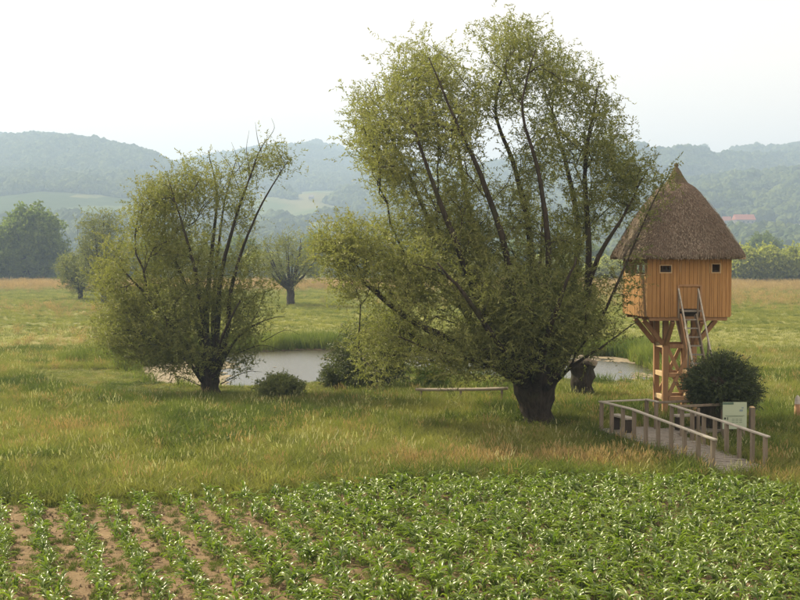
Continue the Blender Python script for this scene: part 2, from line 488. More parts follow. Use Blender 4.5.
# ------------------------------------------------------------------ hills
SKY1 = [(-400,150),(-160,140),(-60,137),(0,136),(40,134),(80,139),(120,147),(148,151),(162,157),(176,163),(200,175),(240,200),(300,235),(400,262),(1300,262)]
SKY2 = [(-400,262),(60,200),(120,170),(180,160),(205,157),(240,149),(270,144),(300,142),(316,140),(332,144),(350,151),(400,157),(450,165),(520,190),(600,230),(700,262),(1300,262)]
SKY3 = [(-400,262),(380,220),(450,170),(520,156),(600,150),(640,148),(660,150),(700,148),(740,146),(765,145),(800,142),(860,138),(1000,135),(1300,150)]
RIDGES = [(SKY1, 620., 1800.), (SKY2, 700., 2400.), (SKY3, 640., 2050.)]
def hill_z(x, y):
    pxx = 400 + FPX * x / y
    h = np.full(x.shape, -6.0)
    for i, (sky, r0, r1) in enumerate(RIDGES):
        a = np.array(sky, float)
        pk = (256.5 - np.interp(pxx, a[:, 0], a[:, 1])) / FPX * r1
        s = (y - r0) / (r1 - r0)
        f = np.where(s < 1, np.clip(s, 0, 1) ** 1.15, 1 - 0.9 * np.clip(s - 1, 0, 1.2) ** 1.2)
        w = pk * f * (1 + 0.16 * sinnoise(x, y, 0.012, 31 + i) * (1 - smooth(0.75, 1.0, s)) * smooth(0, .3, s)) + 5 * f
        h = np.maximum(h, np.where(s > 0, w, -6))
    return h + 2.0 * sinnoise(x, y, 0.03, 40) * smooth(700, 1000, y)
FIELDS = [(300,214,62,12),(318,196,28,6),(262,200,14,8),(120,209,50,3),(60,218,45,3),(90,196,20,2.5),(745,157,55,3.2),(668,152,30,2.5),(760,193,60,2.4),(700,212,40,2.6),(790,226,45,3.5),(745,228,40,2.6),(330,228,60,5),(230,228,50,4),(140,226,50,3),(600,225,60,5),(480,215,50,5),(640,196,40,2)]
def field_mask(x, y, z):
    pxx = 400 + FPX * x / y; pyy = 262 - FPX * (z - CH) / y
    m = np.zeros(x.shape)
    for a, b, c, d in FIELDS:
        wob = 0.25 * sinnoise(x, y, 0.02, int(a))
        m = np.maximum(m, ((((pxx - a) / c) ** 2 + ((pyy - b) / d) ** 2) < 1 + 2.4 * wob).astype(float))
    return m
hpx = np.linspace(-420, 1240, 560); hy = np.concatenate([np.linspace(560, 1100, 90), np.linspace(1106, 3300, 210)])
HP, HY = np.meshgrid(hpx, hy); HX = (HP - 400) / FPX * HY; HZ = hill_z(HX, HY)
nx, ny = len(hpx), len(hy)
ii = (np.arange(ny - 1)[:, None] * nx + np.arange(nx - 1)[None, :]).ravel()
me = np_mesh("hills", np.stack([HX, HY, HZ], -1).reshape(-1, 3), np.stack([ii, ii + 1, ii + nx + 1, ii + nx], 1), M['hill'], True)
a = me.attributes.new("field", 'FLOAT', 'POINT'); a.data.foreach_set("value", field_mask(HX, HY, HZ).ravel().astype(np.float32))
tag(link(bpy.data.objects.new("hills", me)), kind="structure")

# ------------------------------------------------------------------ scattering (geometry nodes, for stuff only)
def proto_collection(name, objs):
    c = bpy.data.collections.new(name)
    for o in objs: c.objects.link(o)
    return c
def scatter(name, pts, rot, scl, idx, coll, label, cat):
    me = bpy.data.meshes.new(name)
    pts = np.asarray(pts, np.float32)
    me.vertices.add(len(pts)); me.vertices.foreach_set("co", pts.ravel())
    for nm, ty, arr, key in (("rot", 'FLOAT_VECTOR', rot, "vector"), ("scl", 'FLOAT_VECTOR', scl, "vector"), ("pick", 'INT', idx, "value")):
        a = me.attributes.new(nm, ty, 'POINT')
        a.data.foreach_set(key, np.asarray(arr, np.int32 if ty == 'INT' else np.float32).ravel())
    ng = bpy.data.node_groups.new(name, 'GeometryNodeTree')
    ng.interface.new_socket("Geometry", in_out='INPUT', socket_type='NodeSocketGeometry')
    ng.interface.new_socket("Geometry", in_out='OUTPUT', socket_type='NodeSocketGeometry')
    N = ng.nodes.new; L = ng.links.new
    gi, go = N("NodeGroupInput"), N("NodeGroupOutput")
    ci = N("GeometryNodeCollectionInfo"); ci.inputs["Collection"].default_value = coll
    ci.inputs["Separate Children"].default_value = True; ci.inputs["Reset Children"].default_value = True
    ip = N("GeometryNodeInstanceOnPoints"); ip.inputs["Pick Instance"].default_value = True
    def na(nm, ty):
        n_ = N("GeometryNodeInputNamedAttribute"); n_.data_type = ty; n_.inputs["Name"].default_value = nm
        return next(s for s in n_.outputs if s.enabled and s.name == "Attribute")
    L(gi.outputs[0], ip.inputs["Points"]); L(ci.outputs[0], ip.inputs["Instance"])
    L(na("pick", 'INT'), ip.inputs["Instance Index"]); L(na("rot", 'FLOAT_VECTOR'), ip.inputs["Rotation"]); L(na("scl", 'FLOAT_VECTOR'), ip.inputs["Scale"])
    L(ip.outputs[0], go.inputs[0])
    o = bpy.data.objects.new(name, me); link(o)
    mo = o.modifiers.new("scatter", 'NODES'); mo.node_group = ng
    return tag(o, label, cat, kind="stuff")

# wooded hillsides: lumpy crowns by the thousand
def crown_proto(name, seed):
    bm = bmesh.new(); bmesh.ops.create_icosphere(bm, subdivisions=3, radius=1)
    for v in bm.verts:
        c = v.co.copy()
        n1 = mnoise.noise(c * 1.6 + Vector((seed * 7, 0, 0))); n2 = mnoise.noise(c * 4.0 + Vector((seed * 3, 5, 0)))
        v.co = c * (1 + 0.35 * n1 + 0.22 * n2); v.co.z *= 1.05
    me = bpy.data.meshes.new(name); bm.to_mesh(me); bm.free(); me.materials.append(M['far_crown'])
    return bpy.data.objects.new(name, me)
crowns = proto_collection("crown_shapes", [crown_proto("tree_crown", s) for s in range(4)])
N0 = 120000
qx = rng.uniform(-70, 870, N0); qy = 700 + (2500 - 700) * rng.random(N0) ** 0.8
wx = (qx - 400) / FPX * qy; wz = hill_z(wx, qy)
fm = field_mask(wx, qy, wz)
fm2 = sinnoise(wx, qy, 0.012, 77)
pyv = 262 - FPX * (wz - CH) / qy
keep = (fm < 0.5) & (wz > 2) & ((wz > 40) | (fm2 > -0.1))
keep &= ~((qy < 1500) & (fm2 < -0.55))
for hx_, hy_, hw_ in ((741, 227, 19), (724, 226, 8), (769, 230, 12), (790, 232, 14), (712, 151, 15), (725, 150, 8), (36, 209, 7), (312, 200, 5)):
    keep &= ~((np.abs(qx - hx_) < hw_ / 2 + 2) & (pyv > hy_ - 9) & (pyv < hy_ + 5))
wx, qy, wz = wx[keep], qy[keep], wz[keep]
n = len(wx); s = rng.uniform(3.2, 6.6, n) * (0.75 + 0.5 * (sinnoise(wx, qy, 0.05, 78) > 0))
scatter("hillside_woodland", np.stack([wx, qy, wz + s * 0.5], 1), np.stack([np.zeros(n), np.zeros(n), rng.uniform(0, 6.28, n)], 1),
        np.stack([s, s, s * rng.uniform(0.8, 1.25, n)], 1), rng.integers(0, 4, n), crowns,
        "continuous bluish woodland covering the hazy hillsides", "woodland")
# a belt of far scrub and trees where the plain ends
n = 1500
qx = rng.uniform(-80, 880, n); qy = rng.uniform(430, 760, n); wx = (qx - 400) / FPX * qy
cl = sinnoise(wx, qy, 0.03, 80); k = cl > -0.15
wx, qy = wx[k], qy[k]; n = len(wx); s = rng.uniform(2.5, 5.5, n)
scatter("far_scrub_belt", np.stack([wx, qy, np.maximum(hill_z(wx, qy), 0) + s * 0.55], 1), np.stack([np.zeros(n), np.zeros(n), rng.uniform(0, 6.28, n)], 1),
        np.stack([s, s, s * rng.uniform(0.8, 1.3, n)], 1), rng.integers(0, 4, n), crowns,
        "hazy belt of scrub and trees at the far end of the meadow", "scrub")

# ------------------------------------------------------------------ trees
def catmull(pts, n):
    pts = np.asarray(pts, float); K = len(pts)
    p = np.vstack([2 * pts[0] - pts[1], pts, 2 * pts[-1] - pts[-2]])
    out = []
    for u in np.linspace(0, K - 1, n):
        i = min(int(u), K - 2); t = u - i
        a, b, c, d = p[i], p[i + 1], p[i + 2], p[i + 3]
        out.append(0.5 * ((2 * b) + (-a + c) * t + (2 * a - 5 * b + 4 * c - d) * t * t + (-a + 3 * b - 3 * c + d) * t ** 3))
    return np.array(out)

def leaves_mesh(name, starts, dirs, L, per, size, wid, mat, r, droop=0.25, spread=0.8, tint_fn=None):
    """leaves strung along many twigs"""
    T = len(starts)
    t = (np.arange(per)[None, :] + r.random((T, per))) / per
    g = np.array([0, 0, -1.0])
    pos = starts[:, None, :] + dirs[:, None, :] * (L[:, None] * t)[..., None] + g * (droop * L[:, None] * t * t)[..., None]
    perp = r.normal(size=(T, per, 3))
    ld = dirs[:, None, :] * 0.6 + perp * spread * 0.6 + g * 0.25
    ld /= np.linalg.norm(ld, axis=2)[..., None]
    pos = pos.reshape(-1, 3); ld = ld.reshape(-1, 3); n = len(pos)
    sd = np.cross(ld, r.normal(size=(n, 3))); sd /= np.linalg.norm(sd, axis=1)[:, None] + 1e-9
    up = np.cross(sd, ld)
    ln = size * r.uniform(0.6, 1.25, n)[:, None]; w = wid * r.uniform(0.7, 1.3, n)[:, None]
    v = np.stack([pos, pos + ld * ln * 0.45 + sd * w * 0.5 + up * w * 0.25, pos + ld * ln, pos + ld * ln * 0.45 - sd * w * 0.5 + up * w * 0.25], 1)
    q = np.arange(4 * n).reshape(-1, 4)
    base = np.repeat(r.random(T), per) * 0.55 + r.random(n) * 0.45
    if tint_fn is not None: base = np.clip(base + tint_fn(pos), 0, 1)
    return np_mesh(name, v.reshape(-1, 3), q, mat, False, np.repeat(base, 4))

def build_tree(root, trunk_pts, trunk_r, limbs, clumps, r, mat_leaf, mat_bark, clump_r=0.45, twigs=5, per=13, tl=0.6,
               size=0.12, wid=0.035, sides=7, tint_fn=None, up_bias=0.5, bare=(), limb_names=True, lump=0.25, tip=0.005, wobk=.03, lead=60, spread=.6):
    """root-local coordinates. limbs: list of (pts, radii). clumps: (N,3)"""
    a = Acc(); tp = catmull(trunk_pts, 12); tr_ = np.interp(np.linspace(0, 1, 12), np.linspace(0, 1, len(trunk_r)), trunk_r)
    a.tube(tp, tr_, 16, True, lump); a.build("trunk", mat_bark, root, True)
    nodes, tang, owner = [], [], []
    allp = []
    joined = Acc()
    for lp, lr in limbs:
        n_ = 4 * len(lp)
        c = catmull(lp, n_)
        wob = wobk * np.cumsum(r.normal(size=c.shape), axis=0) * np.linspace(0, 1, n_)[:, None] * (0.6 if len(lp) > 3 else .3)
        c = c + wob
        rr = np.interp(np.linspace(0, 1, n_), np.linspace(0, 1, len(lr)), lr)
        b = Acc() if limb_names else joined
        b.tube(c, rr, sides, True, 0.12)
        if limb_names: b.build("branch", mat_bark, root, True)
        tg = np.gradient(c, axis=0); tg /= np.linalg.norm(tg, axis=1)[:, None] + 1e-9
        k0 = max(1, n_ // 5)
        nodes.append(c[k0:]); tang.append(tg[k0:]); owner += [-1] * (n_ - k0)
    if not limb_names: joined.build("branches", mat_bark, root, True)["kind"] = "stuff"
    nodes = np.concatenate(nodes); tang = np.concatenate(tang); owner = np.array(owner)
    NB = len(clumps); K = 5
    d0 = np.array([np.min(np.linalg.norm(nodes - p, axis=1)) for p in clumps])
    n_lead = min(lead, NB // 4)
    dmin = d0.copy(); leads = []
    for _ in range(n_lead):
        j = int(np.argmax(dmin * r.uniform(.75, 1, NB))); leads.append(j); dmin = np.minimum(dmin, np.linalg.norm(clumps - clumps[j], axis=1))
    ls_ = set(leads)
    order = leads + [int(j) for j in np.argsort(d0) if int(j) not in ls_]
    buf = np.zeros((len(nodes) + NB * K, 3)); bt = np.zeros_like(buf); bo = np.full(len(buf), -1)
    cnt0 = len(nodes); buf[:cnt0] = nodes; bt[:cnt0] = tang; bo[:cnt0] = owner
    paths, parent = [], []
    for ci in order:
        p = clumps[ci]
        dv = p - buf[:cnt0]; dist = np.linalg.norm(dv, axis=1) + 1e-6
        al = np.sum(dv * bt[:cnt0], axis=1) / dist
        if len(paths) < n_lead: cost = dist * (2.3 - 1.9 * al) + 1.6 * np.maximum(0, -dv[:, 2]) + .25 * dist * (al > .995)
        else: cost = dist * (1.6 - 0.95 * al) + 1.1 * np.maximum(0, -dv[:, 2])
        cost = cost + 2.0 * dist * (al < 0.05)
        j = int(np.argmin(cost)); q, tq = buf[j], bt[j]
        c = q + tq * dist[j] * 0.4 + np.array([0, 0, 0.06 * dist[j]])
        u = np.linspace(0, 1, K + 1)[:, None]
        path = (1 - u) ** 2 * q + 2 * u * (1 - u) * c + u * u * p
        path[1:-1] += r.normal(size=(K - 1, 3)) * 0.03 * dist[j]
        paths.append(path); parent.append(bo[j])
        tg = np.gradient(path, axis=0); tg /= np.linalg.norm(tg, axis=1)[:, None] + 1e-9
        buf[cnt0:cnt0 + K] = path[1:]; bt[cnt0:cnt0 + K] = tg[1:]; bo[cnt0:cnt0 + K] = len(paths) - 1
        cnt0 += K
    desc = np.ones(NB)
    for i in range(NB - 1, -1, -1):
        if parent[i] >= 0: desc[parent[i]] += desc[i]
    tw = Acc()
    for i, path in enumerate(paths):
        rb = tip * 1.25 * desc[i] ** 0.46
        tw.tube(path, np.linspace(rb, max(tip * 0.8, rb * 0.45), len(path)), 4 if rb < 0.03 else 5, False)
    for bp, br in bare:
        c = catmull(bp, 7); tw.tube(c, np.linspace(br, 0.004, 7), 4, False)
    o = tw.build("twigs", mat_bark, root); o["kind"] = "stuff"
    # leafy twigs
    ends = np.array([p[-1] for p in paths]); et = np.array([p[-1] - p[-3] for p in paths])
    et /= np.linalg.norm(et, axis=1)[:, None] + 1e-9
    S = np.repeat(ends, twigs, 0) + r.normal(size=(NB * twigs, 3)) * clump_r * 0.6
    D = np.repeat(et, twigs, 0) * 0.7 + r.normal(size=(NB * twigs, 3)) * 0.6 + np.array([0, 0, up_bias])
    D /= np.linalg.norm(D, axis=1)[:, None]
    Ls = tl * r.uniform(0.5, 1.3, NB * twigs)
    S = S - D * Ls[:, None] * 0.4
    f = bpy.data.objects.new("foliage", leaves_mesh("foliage", S, D, Ls, per, size, wid, mat_leaf, r, tint_fn=tint_fn, spread=spread))
    link(f, root); f["kind"] = "stuff"
    return root

def px_tree(name, base_px, Y0, label, cat, limbs_px, blobs, trunk_px, trunk_r, seed, mats, depth=1.0, group=None, holes=(), bare_px=(), thin=-.14, **kw):
    r = np.random.default_rng(seed)
    b = P(base_px[0], base_px[1], Y0); base = Vector((b.x, Y0, gz(b.x, Y0)))
    root = empty(name, base, 0, label, cat, group)
    loc = lambda px, py, dy=0: np.array((P(px, py, Y0 + dy) - base)[:])
    trunk = [loc(*t) for t in trunk_px]; trunk[0][2] = -0.25
    limbs = [([loc(*q[:3]) for q in lim], [q[3] for q in lim]) for lim in limbs_px]
    cl = []
    for (cx, cy, rx, ry, n, d0, dr) in blobs:
        k = 0
        while k < n:
            u = r.normal(size=3); u /= np.linalg.norm(u); u *= r.random() ** 0.38
            px, py = cx + u[0] * rx, cy + u[1] * ry
            if any(((px - hx) / hr) ** 2 + ((py - hy) / hr2) ** 2 < 1 and r.random() < .93 for hx, hy, hr, hr2 in holes): k += 1; continue
            q = loc(px, py, d0 + u[2] * dr)
            k += 1
            if q[2] < 0.25: continue
            if mnoise.noise(Vector(q) * .75 + Vector((seed, 3, 1))) + .35 * mnoise.noise(Vector(q) * 2.1) < thin: continue
            cl.append(q)
    bare = [([loc(*q) for q in bp], br) for bp, br in bare_px]
    return build_tree(root, trunk, trunk_r, limbs, np.array(cl), r, mats[0], mats[1], bare=bare, **kw)

# --- the big willow
big_limbs = [
 [(531,390,0,0.216),(492,356,-1,0.137),(420,325,-1.6,0.099),(362,280,-2,0.053),(330,243,-2,0.023)],
 [(527,388,0,0.243),(478,335,.8,0.129),(446,262,1.4,0.091),(416,190,1.6,0.061),(388,125,1.4,0.034),(378,82,1.2,0.015)],
 [(529,388,-.2,0.225),(488,322,-1.2,0.129),(455,242,-2,0.091),(428,172,-2.2,0.053),(408,110,-2,0.023)],
 [(531,388,.3,0.225),(500,320,1.6,0.129),(472,232,2.6,0.091),(455,150,3,0.053),(442,66,3,0.019)],
 [(526,390,-.3,0.198),(514,310,-1.2,0.122),(500,235,-1.6,0.091),(474,165,-2,0.068),(448,112,-2,0.038),(425,62,-2,0.015)],
 [(532,388,.1,0.216),(534,305,.2,0.129),(528,225,.5,0.099),(514,165,.5,0.076),(496,110,.5,0.046),(507,60,.5,0.030),(510,22,.4,0.011)],
 [(534,388,-.2,0.180),(545,320,-1.4,0.106),(548,245,-1.8,0.084),(538,170,-2,0.061),(522,110,-2,0.038),(535,50,-2,0.015)],
 [(540,390,.3,0.216),(566,312,1,0.122),(576,232,1.5,0.091),(562,160,2,0.068),(548,110,2,0.038),(562,52,2,0.015)],
 [(546,392,-.1,0.216),(584,315,-.6,0.122),(590,245,-.5,0.091),(586,178,-.5,0.068),(590,130,-.4,0.046),(600,78,-.3,0.015)],
 [(586,290,-.6,0.091),(602,250,-.8,0.068),(628,208,-1,0.038),(648,166,-1,0.015)],
 [(544,392,-.4,.10),(574,366,-1.8,.05),(608,345,-2.4,.03),(640,322,-2.6,.012)],
 [(596,330,-1.6,0.046),(622,275,-2,0.034),(648,218,-2.2,0.023),(672,166,-2.3,0.009)],
 [(532,389,-.4,0.198),(505,352,-2.6,0.099),(470,300,-3.8,0.061),(440,262,-4.2,0.023)],
 [(535,392,-.4,0.180),(545,345,-2.8,0.091),(560,300,-3.8,0.053),(575,262,-4,0.023)],
 [(530,390,.5,0.180),(525,340,2.8,0.099),(540,270,4.2,0.061),(545,200,4.6,0.030)],
 [(531,388,0,0.180),(486,362,1.5,0.076),(430,362,2.2,0.046),(392,350,2.6,0.023)],
 [(531,390,-.4,0.122),(482,362,-2.2,0.061),(430,348,-3,0.030),(400,335,-3.2,0.015)],
]
big_blobs = [
 (395,112,44,44,190,0,2.6),(386,165,34,34,120,0,2.4),(428,72,42,32,130,.5,2.6),(446,128,40,42,190,0,3.2),(506,44,36,30,105,0,2.2),
 (500,92,30,26,60,0,2.5),(556,78,44,38,125,0,2.8),(592,132,32,42,115,0,2.4),(628,176,26,30,80,-.5,1.8),(606,205,34,28,52,-.5,2),
 (545,150,36,36,95,0,2.6),(585,215,30,40,55,0,2.4),(560,270,40,30,60,0,2.6),(436,200,46,42,190,0,3),(398,245,40,28,100,-1,2),(343,243,32,24,85,-2,1.6),(362,278,36,20,70,-2,1.8),
 (440,262,56,40,220,-.5,3.6),(500,300,70,48,370,-.6,3.8),(556,312,46,46,260,-.6,3.4),(596,330,30,22,50,-1.8,1.5),(404,322,44,40,170,-1.4,2.4),
 (455,350,60,28,210,-1.4,2.6),(382,352,32,30,100,-1,1.8),(520,245,62,30,90,0,3.2),(470,190,28,30,85,0,2.4),(472,238,26,26,70,0,2.6),(520,205,26,26,45,0,2.4),(566,235,22,24,40,0,2),(360,130,14,30,28,0,1.5),
 (510,352,36,18,60,-2,2),(568,345,24,16,28,-2.2,1.4),(665,178,10,20,9,-2.2,.5),(640,232,20,26,12,-2.1,.6),(620,290,16,30,14,-1.6,.8)]
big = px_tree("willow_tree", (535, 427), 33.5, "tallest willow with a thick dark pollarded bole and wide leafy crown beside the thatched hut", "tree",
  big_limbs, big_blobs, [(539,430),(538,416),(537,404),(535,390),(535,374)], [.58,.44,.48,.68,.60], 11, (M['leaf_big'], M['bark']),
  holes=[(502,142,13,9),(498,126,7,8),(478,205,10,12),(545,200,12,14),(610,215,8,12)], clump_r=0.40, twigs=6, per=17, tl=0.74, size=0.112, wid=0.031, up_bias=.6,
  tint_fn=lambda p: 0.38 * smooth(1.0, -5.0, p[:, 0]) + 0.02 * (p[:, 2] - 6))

# --- the left willow
left_limbs = [
 [(205,382,0,.15),(186,346,-.6,.09),(150,300,-1,.055),(116,262,-1,.02)],
 [(207,378,.2,.15),(199,330,.5,.10),(180,272,.9,.06),(154,220,1,.035),(137,188,1,.015)],
 [(208,376,-.2,.14),(203,318,-.8,.09),(192,250,-1.3,.055),(172,180,-1.4,.015)],
 [(210,376,.2,.16),(206,318,.5,.11),(212,250,.7,.075),(217,192,.8,.045),(207,150,.8,.015)],
 [(213,376,0,.16),(217,325,-.2,.115),(221,275,-.3,.085),(235,220,-.4,.06),(250,172,-.4,.035),(266,136,-.4,.012)],
 [(215,376,-.2,.15),(226,335,-.6,.10),(230,290,-.8,.075),(246,236,-.9,.05),(268,190,-1,.03),(287,158,-1,.012)],
 [(216,374,0,.08),(234,342,-1,.045),(258,322,-1.5,.025),(284,314,-1.6,.010)],
 [(204,384,0,.10),(184,358,-1.2,.055),(155,340,-1.7,.035),(130,328,-1.8,.02)],
 [(212,378,.3,.12),(214,290,1.6,.075),(224,215,2.1,.04),(240,158,2.3,.015)],
 [(214,382,-.2,.10),(221,340,-2,.055),(240,300,-2.8,.03)],
 [(206,382,.3,.11),(190,340,2.0,.06),(162,300,3,.035)],
]
left_blobs = [(152,235,34,42,150,0,2.2),(128,282,34,32,140,0,2.2),(166,195,28,20,75,0,1.6),(112,272,16,28,45,0,1.5),(160,312,46,34,190,-.3,2.8),
 (198,255,34,46,125,0,2.6),(204,182,24,26,55,0,1.6),(250,166,26,14,36,0,1.2),(276,160,12,12,18,-.6,.6),(236,205,22,28,36,0,1.8),(224,300,32,40,115,0,2.6),
 (150,342,34,16,75,-1,1.8),(136,346,28,14,55,-1,2),(172,360,22,10,25,-.6,1.4),(112,336,22,14,35,-1.4,1.4),(236,358,18,10,14,-.6,1.2),(190,348,40,22,115,-.6,2.4),(244,330,20,18,28,-1,1.4),(116,312,24,24,65,0,1.8),(242,262,16,24,26,0,1.4),(262,300,18,20,12,-1,1),(180,275,30,30,60,1.5,1.5)]
px_tree("willow_tree", (210, 394), 42.0, "multi stemmed left willow with yellowish leaves and bare top twigs in front of the pond", "tree",
  left_limbs, left_blobs, [(210,397),(210,388),(210,378),(211,366)], [.44,.33,.33,.30], 12, (M['leaf_left'], M['bark']),
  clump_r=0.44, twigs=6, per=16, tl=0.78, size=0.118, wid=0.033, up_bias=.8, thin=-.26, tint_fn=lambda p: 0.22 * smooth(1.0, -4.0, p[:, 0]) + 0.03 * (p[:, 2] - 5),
  bare_px=[([(262,152,-.4),(258,138,-.4),(256,122,-.4)], .02), ([(250,170,-.4),(247,150,-.4),(250,130,-.4)], .018), ([(268,140,-.4),(275,128,-.4),(272,118,-.4)], .014),
   ([(242,180,2.2),(238,158,2.2),(232,142,2.2)], .018), ([(255,165,-.4),(266,150,-.5),(268,130,-.5)], .015), ([(240,190,2.3),(230,165,2.3),(218,150,2.3)], .016),
   ([(240,352,-1),(262,345,-1.4),(285,352,-1.6)], .02), ([(262,342,-1.5),(285,330,-1.6),(300,335,-1.7)], .016), ([(220,384,0),(245,372,-1),(262,372,-1.4)], .022), ([(200,386,0),(175,376,-1),(168,390,-1.2)], .022)])

# --- smaller and farther trees, built from a general recipe
def free_tree(name, label, cat, loc, H, W, seed, mats, trunk_h=0.25, trunk_r=0.25, nl=9, ncl=260, size=0.3, wid=0.12, twigs=4, per=9, tl=0.8,
              shape='round', low=0.15, group=None, clump_r=0.6, up_bias=0.3, tip=0.02, gap=0.0):
    r = np.random.default_rng(seed)
    root = empty(name, loc, 0, label, cat, group)
    th = H * trunk_h
    trunk = [np.array([0, 0, -0.2]), np.array([0.01 * H, 0, th * 0.5]), np.array([0, 0, th])]
    limbs = []
    for i in range(nl):
        a = i * 2.4 + r.uniform(-.3, .3); e = r.uniform(0.25, 1.0)
        rad = W / 2 * (0.85 if e < .6 else 0.45) * r.uniform(.7, 1); top = H * (0.45 + 0.45 * e)
        s = np.array([0, 0, th * r.uniform(.75, 1)])
        p3 = np.array([math.cos(a) * rad, math.sin(a) * rad, top])
        mid = s * .5 + p3 * .5 + np.array([math.cos(a), math.sin(a), -.6]) * W * .03
        limbs.append(([s, mid, p3], [trunk_r * .5, trunk_r * .28, trunk_r * .08]))
    cl = []
    lob = [(r.uniform(0, 6.28), r.uniform(.2, 1)) for _ in range(7)]
    while len(cl) < ncl:
        u = r.normal(size=3); u /= np.linalg.norm(u); rr = r.random() ** 0.35
        prof = 1.0
        zz = u[2] * rr
        if shape == 'cone': prof = 1.05 - 0.55 * max(0, zz)
        lobe = 1 + 0.16 * sum(math.sin(3 * math.atan2(u[1], u[0]) * w + a + 4 * u[2]) for a, w in lob) / 2.5
        p = np.array([u[0] * rr * W / 2 * prof * lobe, u[1] * rr * W / 2 * prof * lobe, H * low + (zz + 1) / 2 * H * (0.97 - low) * (.9 + .1 * lobe)])
        if gap and mnoise.noise(Vector(p) * 0.9 + Vector((seed, 0, 0))) < gap - 0.5: ncl -= 1; continue
        cl.append(p)
    return build_tree(root, trunk, [trunk_r * 1.2, trunk_r, trunk_r], limbs, np.array(cl), r, mats[0], mats[1], clump_r=clump_r, twigs=twigs, per=per, tl=tl,
                      size=size, wid=wid, sides=5, limb_names=False, up_bias=up_bias, tip=tip)

def children_of(o): return [c for c in bpy.data.objects if c.parent == o]
def copy_tree(o, loc, scale, rz, label=None, group=None):
    c = o.copy(); link(c); c.location = loc; c.scale = scale; c.rotation_euler = (0, 0, rz)
    if label: c["label"] = label
    if group: c["group"] = group
    for ch in children_of(o):
        d = ch.copy(); link(d, c); d.matrix_parent_inverse = ch.matrix_parent_inverse.copy()
    return c
def at(px, base_py, z=0):
    g = G(px, base_py); return (g.x, g.y, gz(g.x, g.y) + z)
def sc_at(px_len, base_py): return px_len * (CH / (base_py - 262.0))       # pixels to metres at that ground line

# shrubs by the pond
g = at(280, 401)
free_tree("willow_shrub", "low round dark grey green shrub on the near bank right of the left willow", "shrub", g, 1.05, 1.5, 31, (leaf_mat('grey_green_leaf', (0.08, 0.11, 0.035), (0.25, 0.27, 0.095), .4), M['bark']),
          .1, .04, 10, 260, .10, .035, 5, 12, .3, low=.05, clump_r=.12, tip=.003)
g = at(372, 389)
free_tree("willow_shrub", "light green bushy willow shrub at the pond edge under the tallest willow", "shrub", g, 2.9, 2.7, 32, (M['leaf_shrub'], M['bark']),
          .1, .07, 12, 420, .13, .04, 5, 13, .5, low=.05, clump_r=.3, tip=.004)
g = at(342, 386)
free_tree("willow_shrub", "small pale green bush on the pond bank left of the light green shrub", "shrub", g, .95, 1.7, 33, (M['leaf_shrub'], M['bark']),
          .1, .04, 9, 200, .12, .035, 5, 12, .3, low=.05, clump_r=.15, tip=.003)
g = at(432, 392)
free_tree("young_shrub", "small bright green bush in front of the pale pole left of the thick bole", "shrub", g, 1.1, 1.1, 34, (leaf_mat("fresh_leaf", (0.09, 0.15, 0.02), (0.2, 0.28, 0.05), .4), M['bark']),
          .1, .03, 8, 120, .12, .045, 4, 10, .3, low=.05, clump_r=.12, tip=.003)

# middle distance
g = at(290, 306)
free_tree("pollard_willow", "small pale willow with open crown and dark short trunk standing in the far meadow", "tree", g, sc_at(76, 306), sc_at(74, 306), 41,
          (M['leaf_left'], M['bark']), .24, .42, 15, 300, .24, .07, 5, 10, 1.2, low=.26, clump_r=.55, up_bias=.8, tip=.012, gap=.12)
g = at(103, 303)
free_tree("willow_tree", "tall pale olive willow behind the left side of the left willow", "tree", g, sc_at(97, 303), sc_at(52, 303), 42,
          (M['leaf_left'], M['bark']), .2, .35, 12, 420, .26, .08, 5, 10, 1.1, low=.12, clump_r=.6, up_bias=.7, tip=.012, gap=.05)
g = at(80, 300)
free_tree("willow_tree", "lower bushy olive willow at the left foot of the tall pale willow", "tree", g, sc_at(52, 300), sc_at(44, 300), 43,
          (M['leaf_left'], M['bark']), .15, .3, 12, 300, .26, .08, 5, 10, 1.0, low=.1, clump_r=.6, up_bias=.6, tip=.012)
dk = free_tree("broadleaf_tree", "large dark round broadleaf tree at the far left edge of the meadow", "tree", at(31, 282.5), sc_at(76, 282.5), sc_at(66, 282.5), 44,
          (M['leaf_dark'], M['bark']), .12, .5, 12, 760, .75, .45, 6, 9, 2.0, 'round', low=.02, clump_r=1.4, tip=.03)
FG = "trees along the far edge of the meadow"
copy_tree(dk, at(-6, 283), (.75, .75, .72), 2.0, "dark broadleaf tree cut by the left frame edge")
pale = free_tree("bushy_tree", "pale green round bushy tree right behind the hut eaves at the meadow's far edge", "tree", at(745, 284), 8.0, 9.0, 45,
          (M['leaf_far'], M['bark']), .1, .3, 10, 420, .6, .4, 5, 9, 1.4, low=.02, clump_r=1.0, tip=.03)
pale["group"] = FG
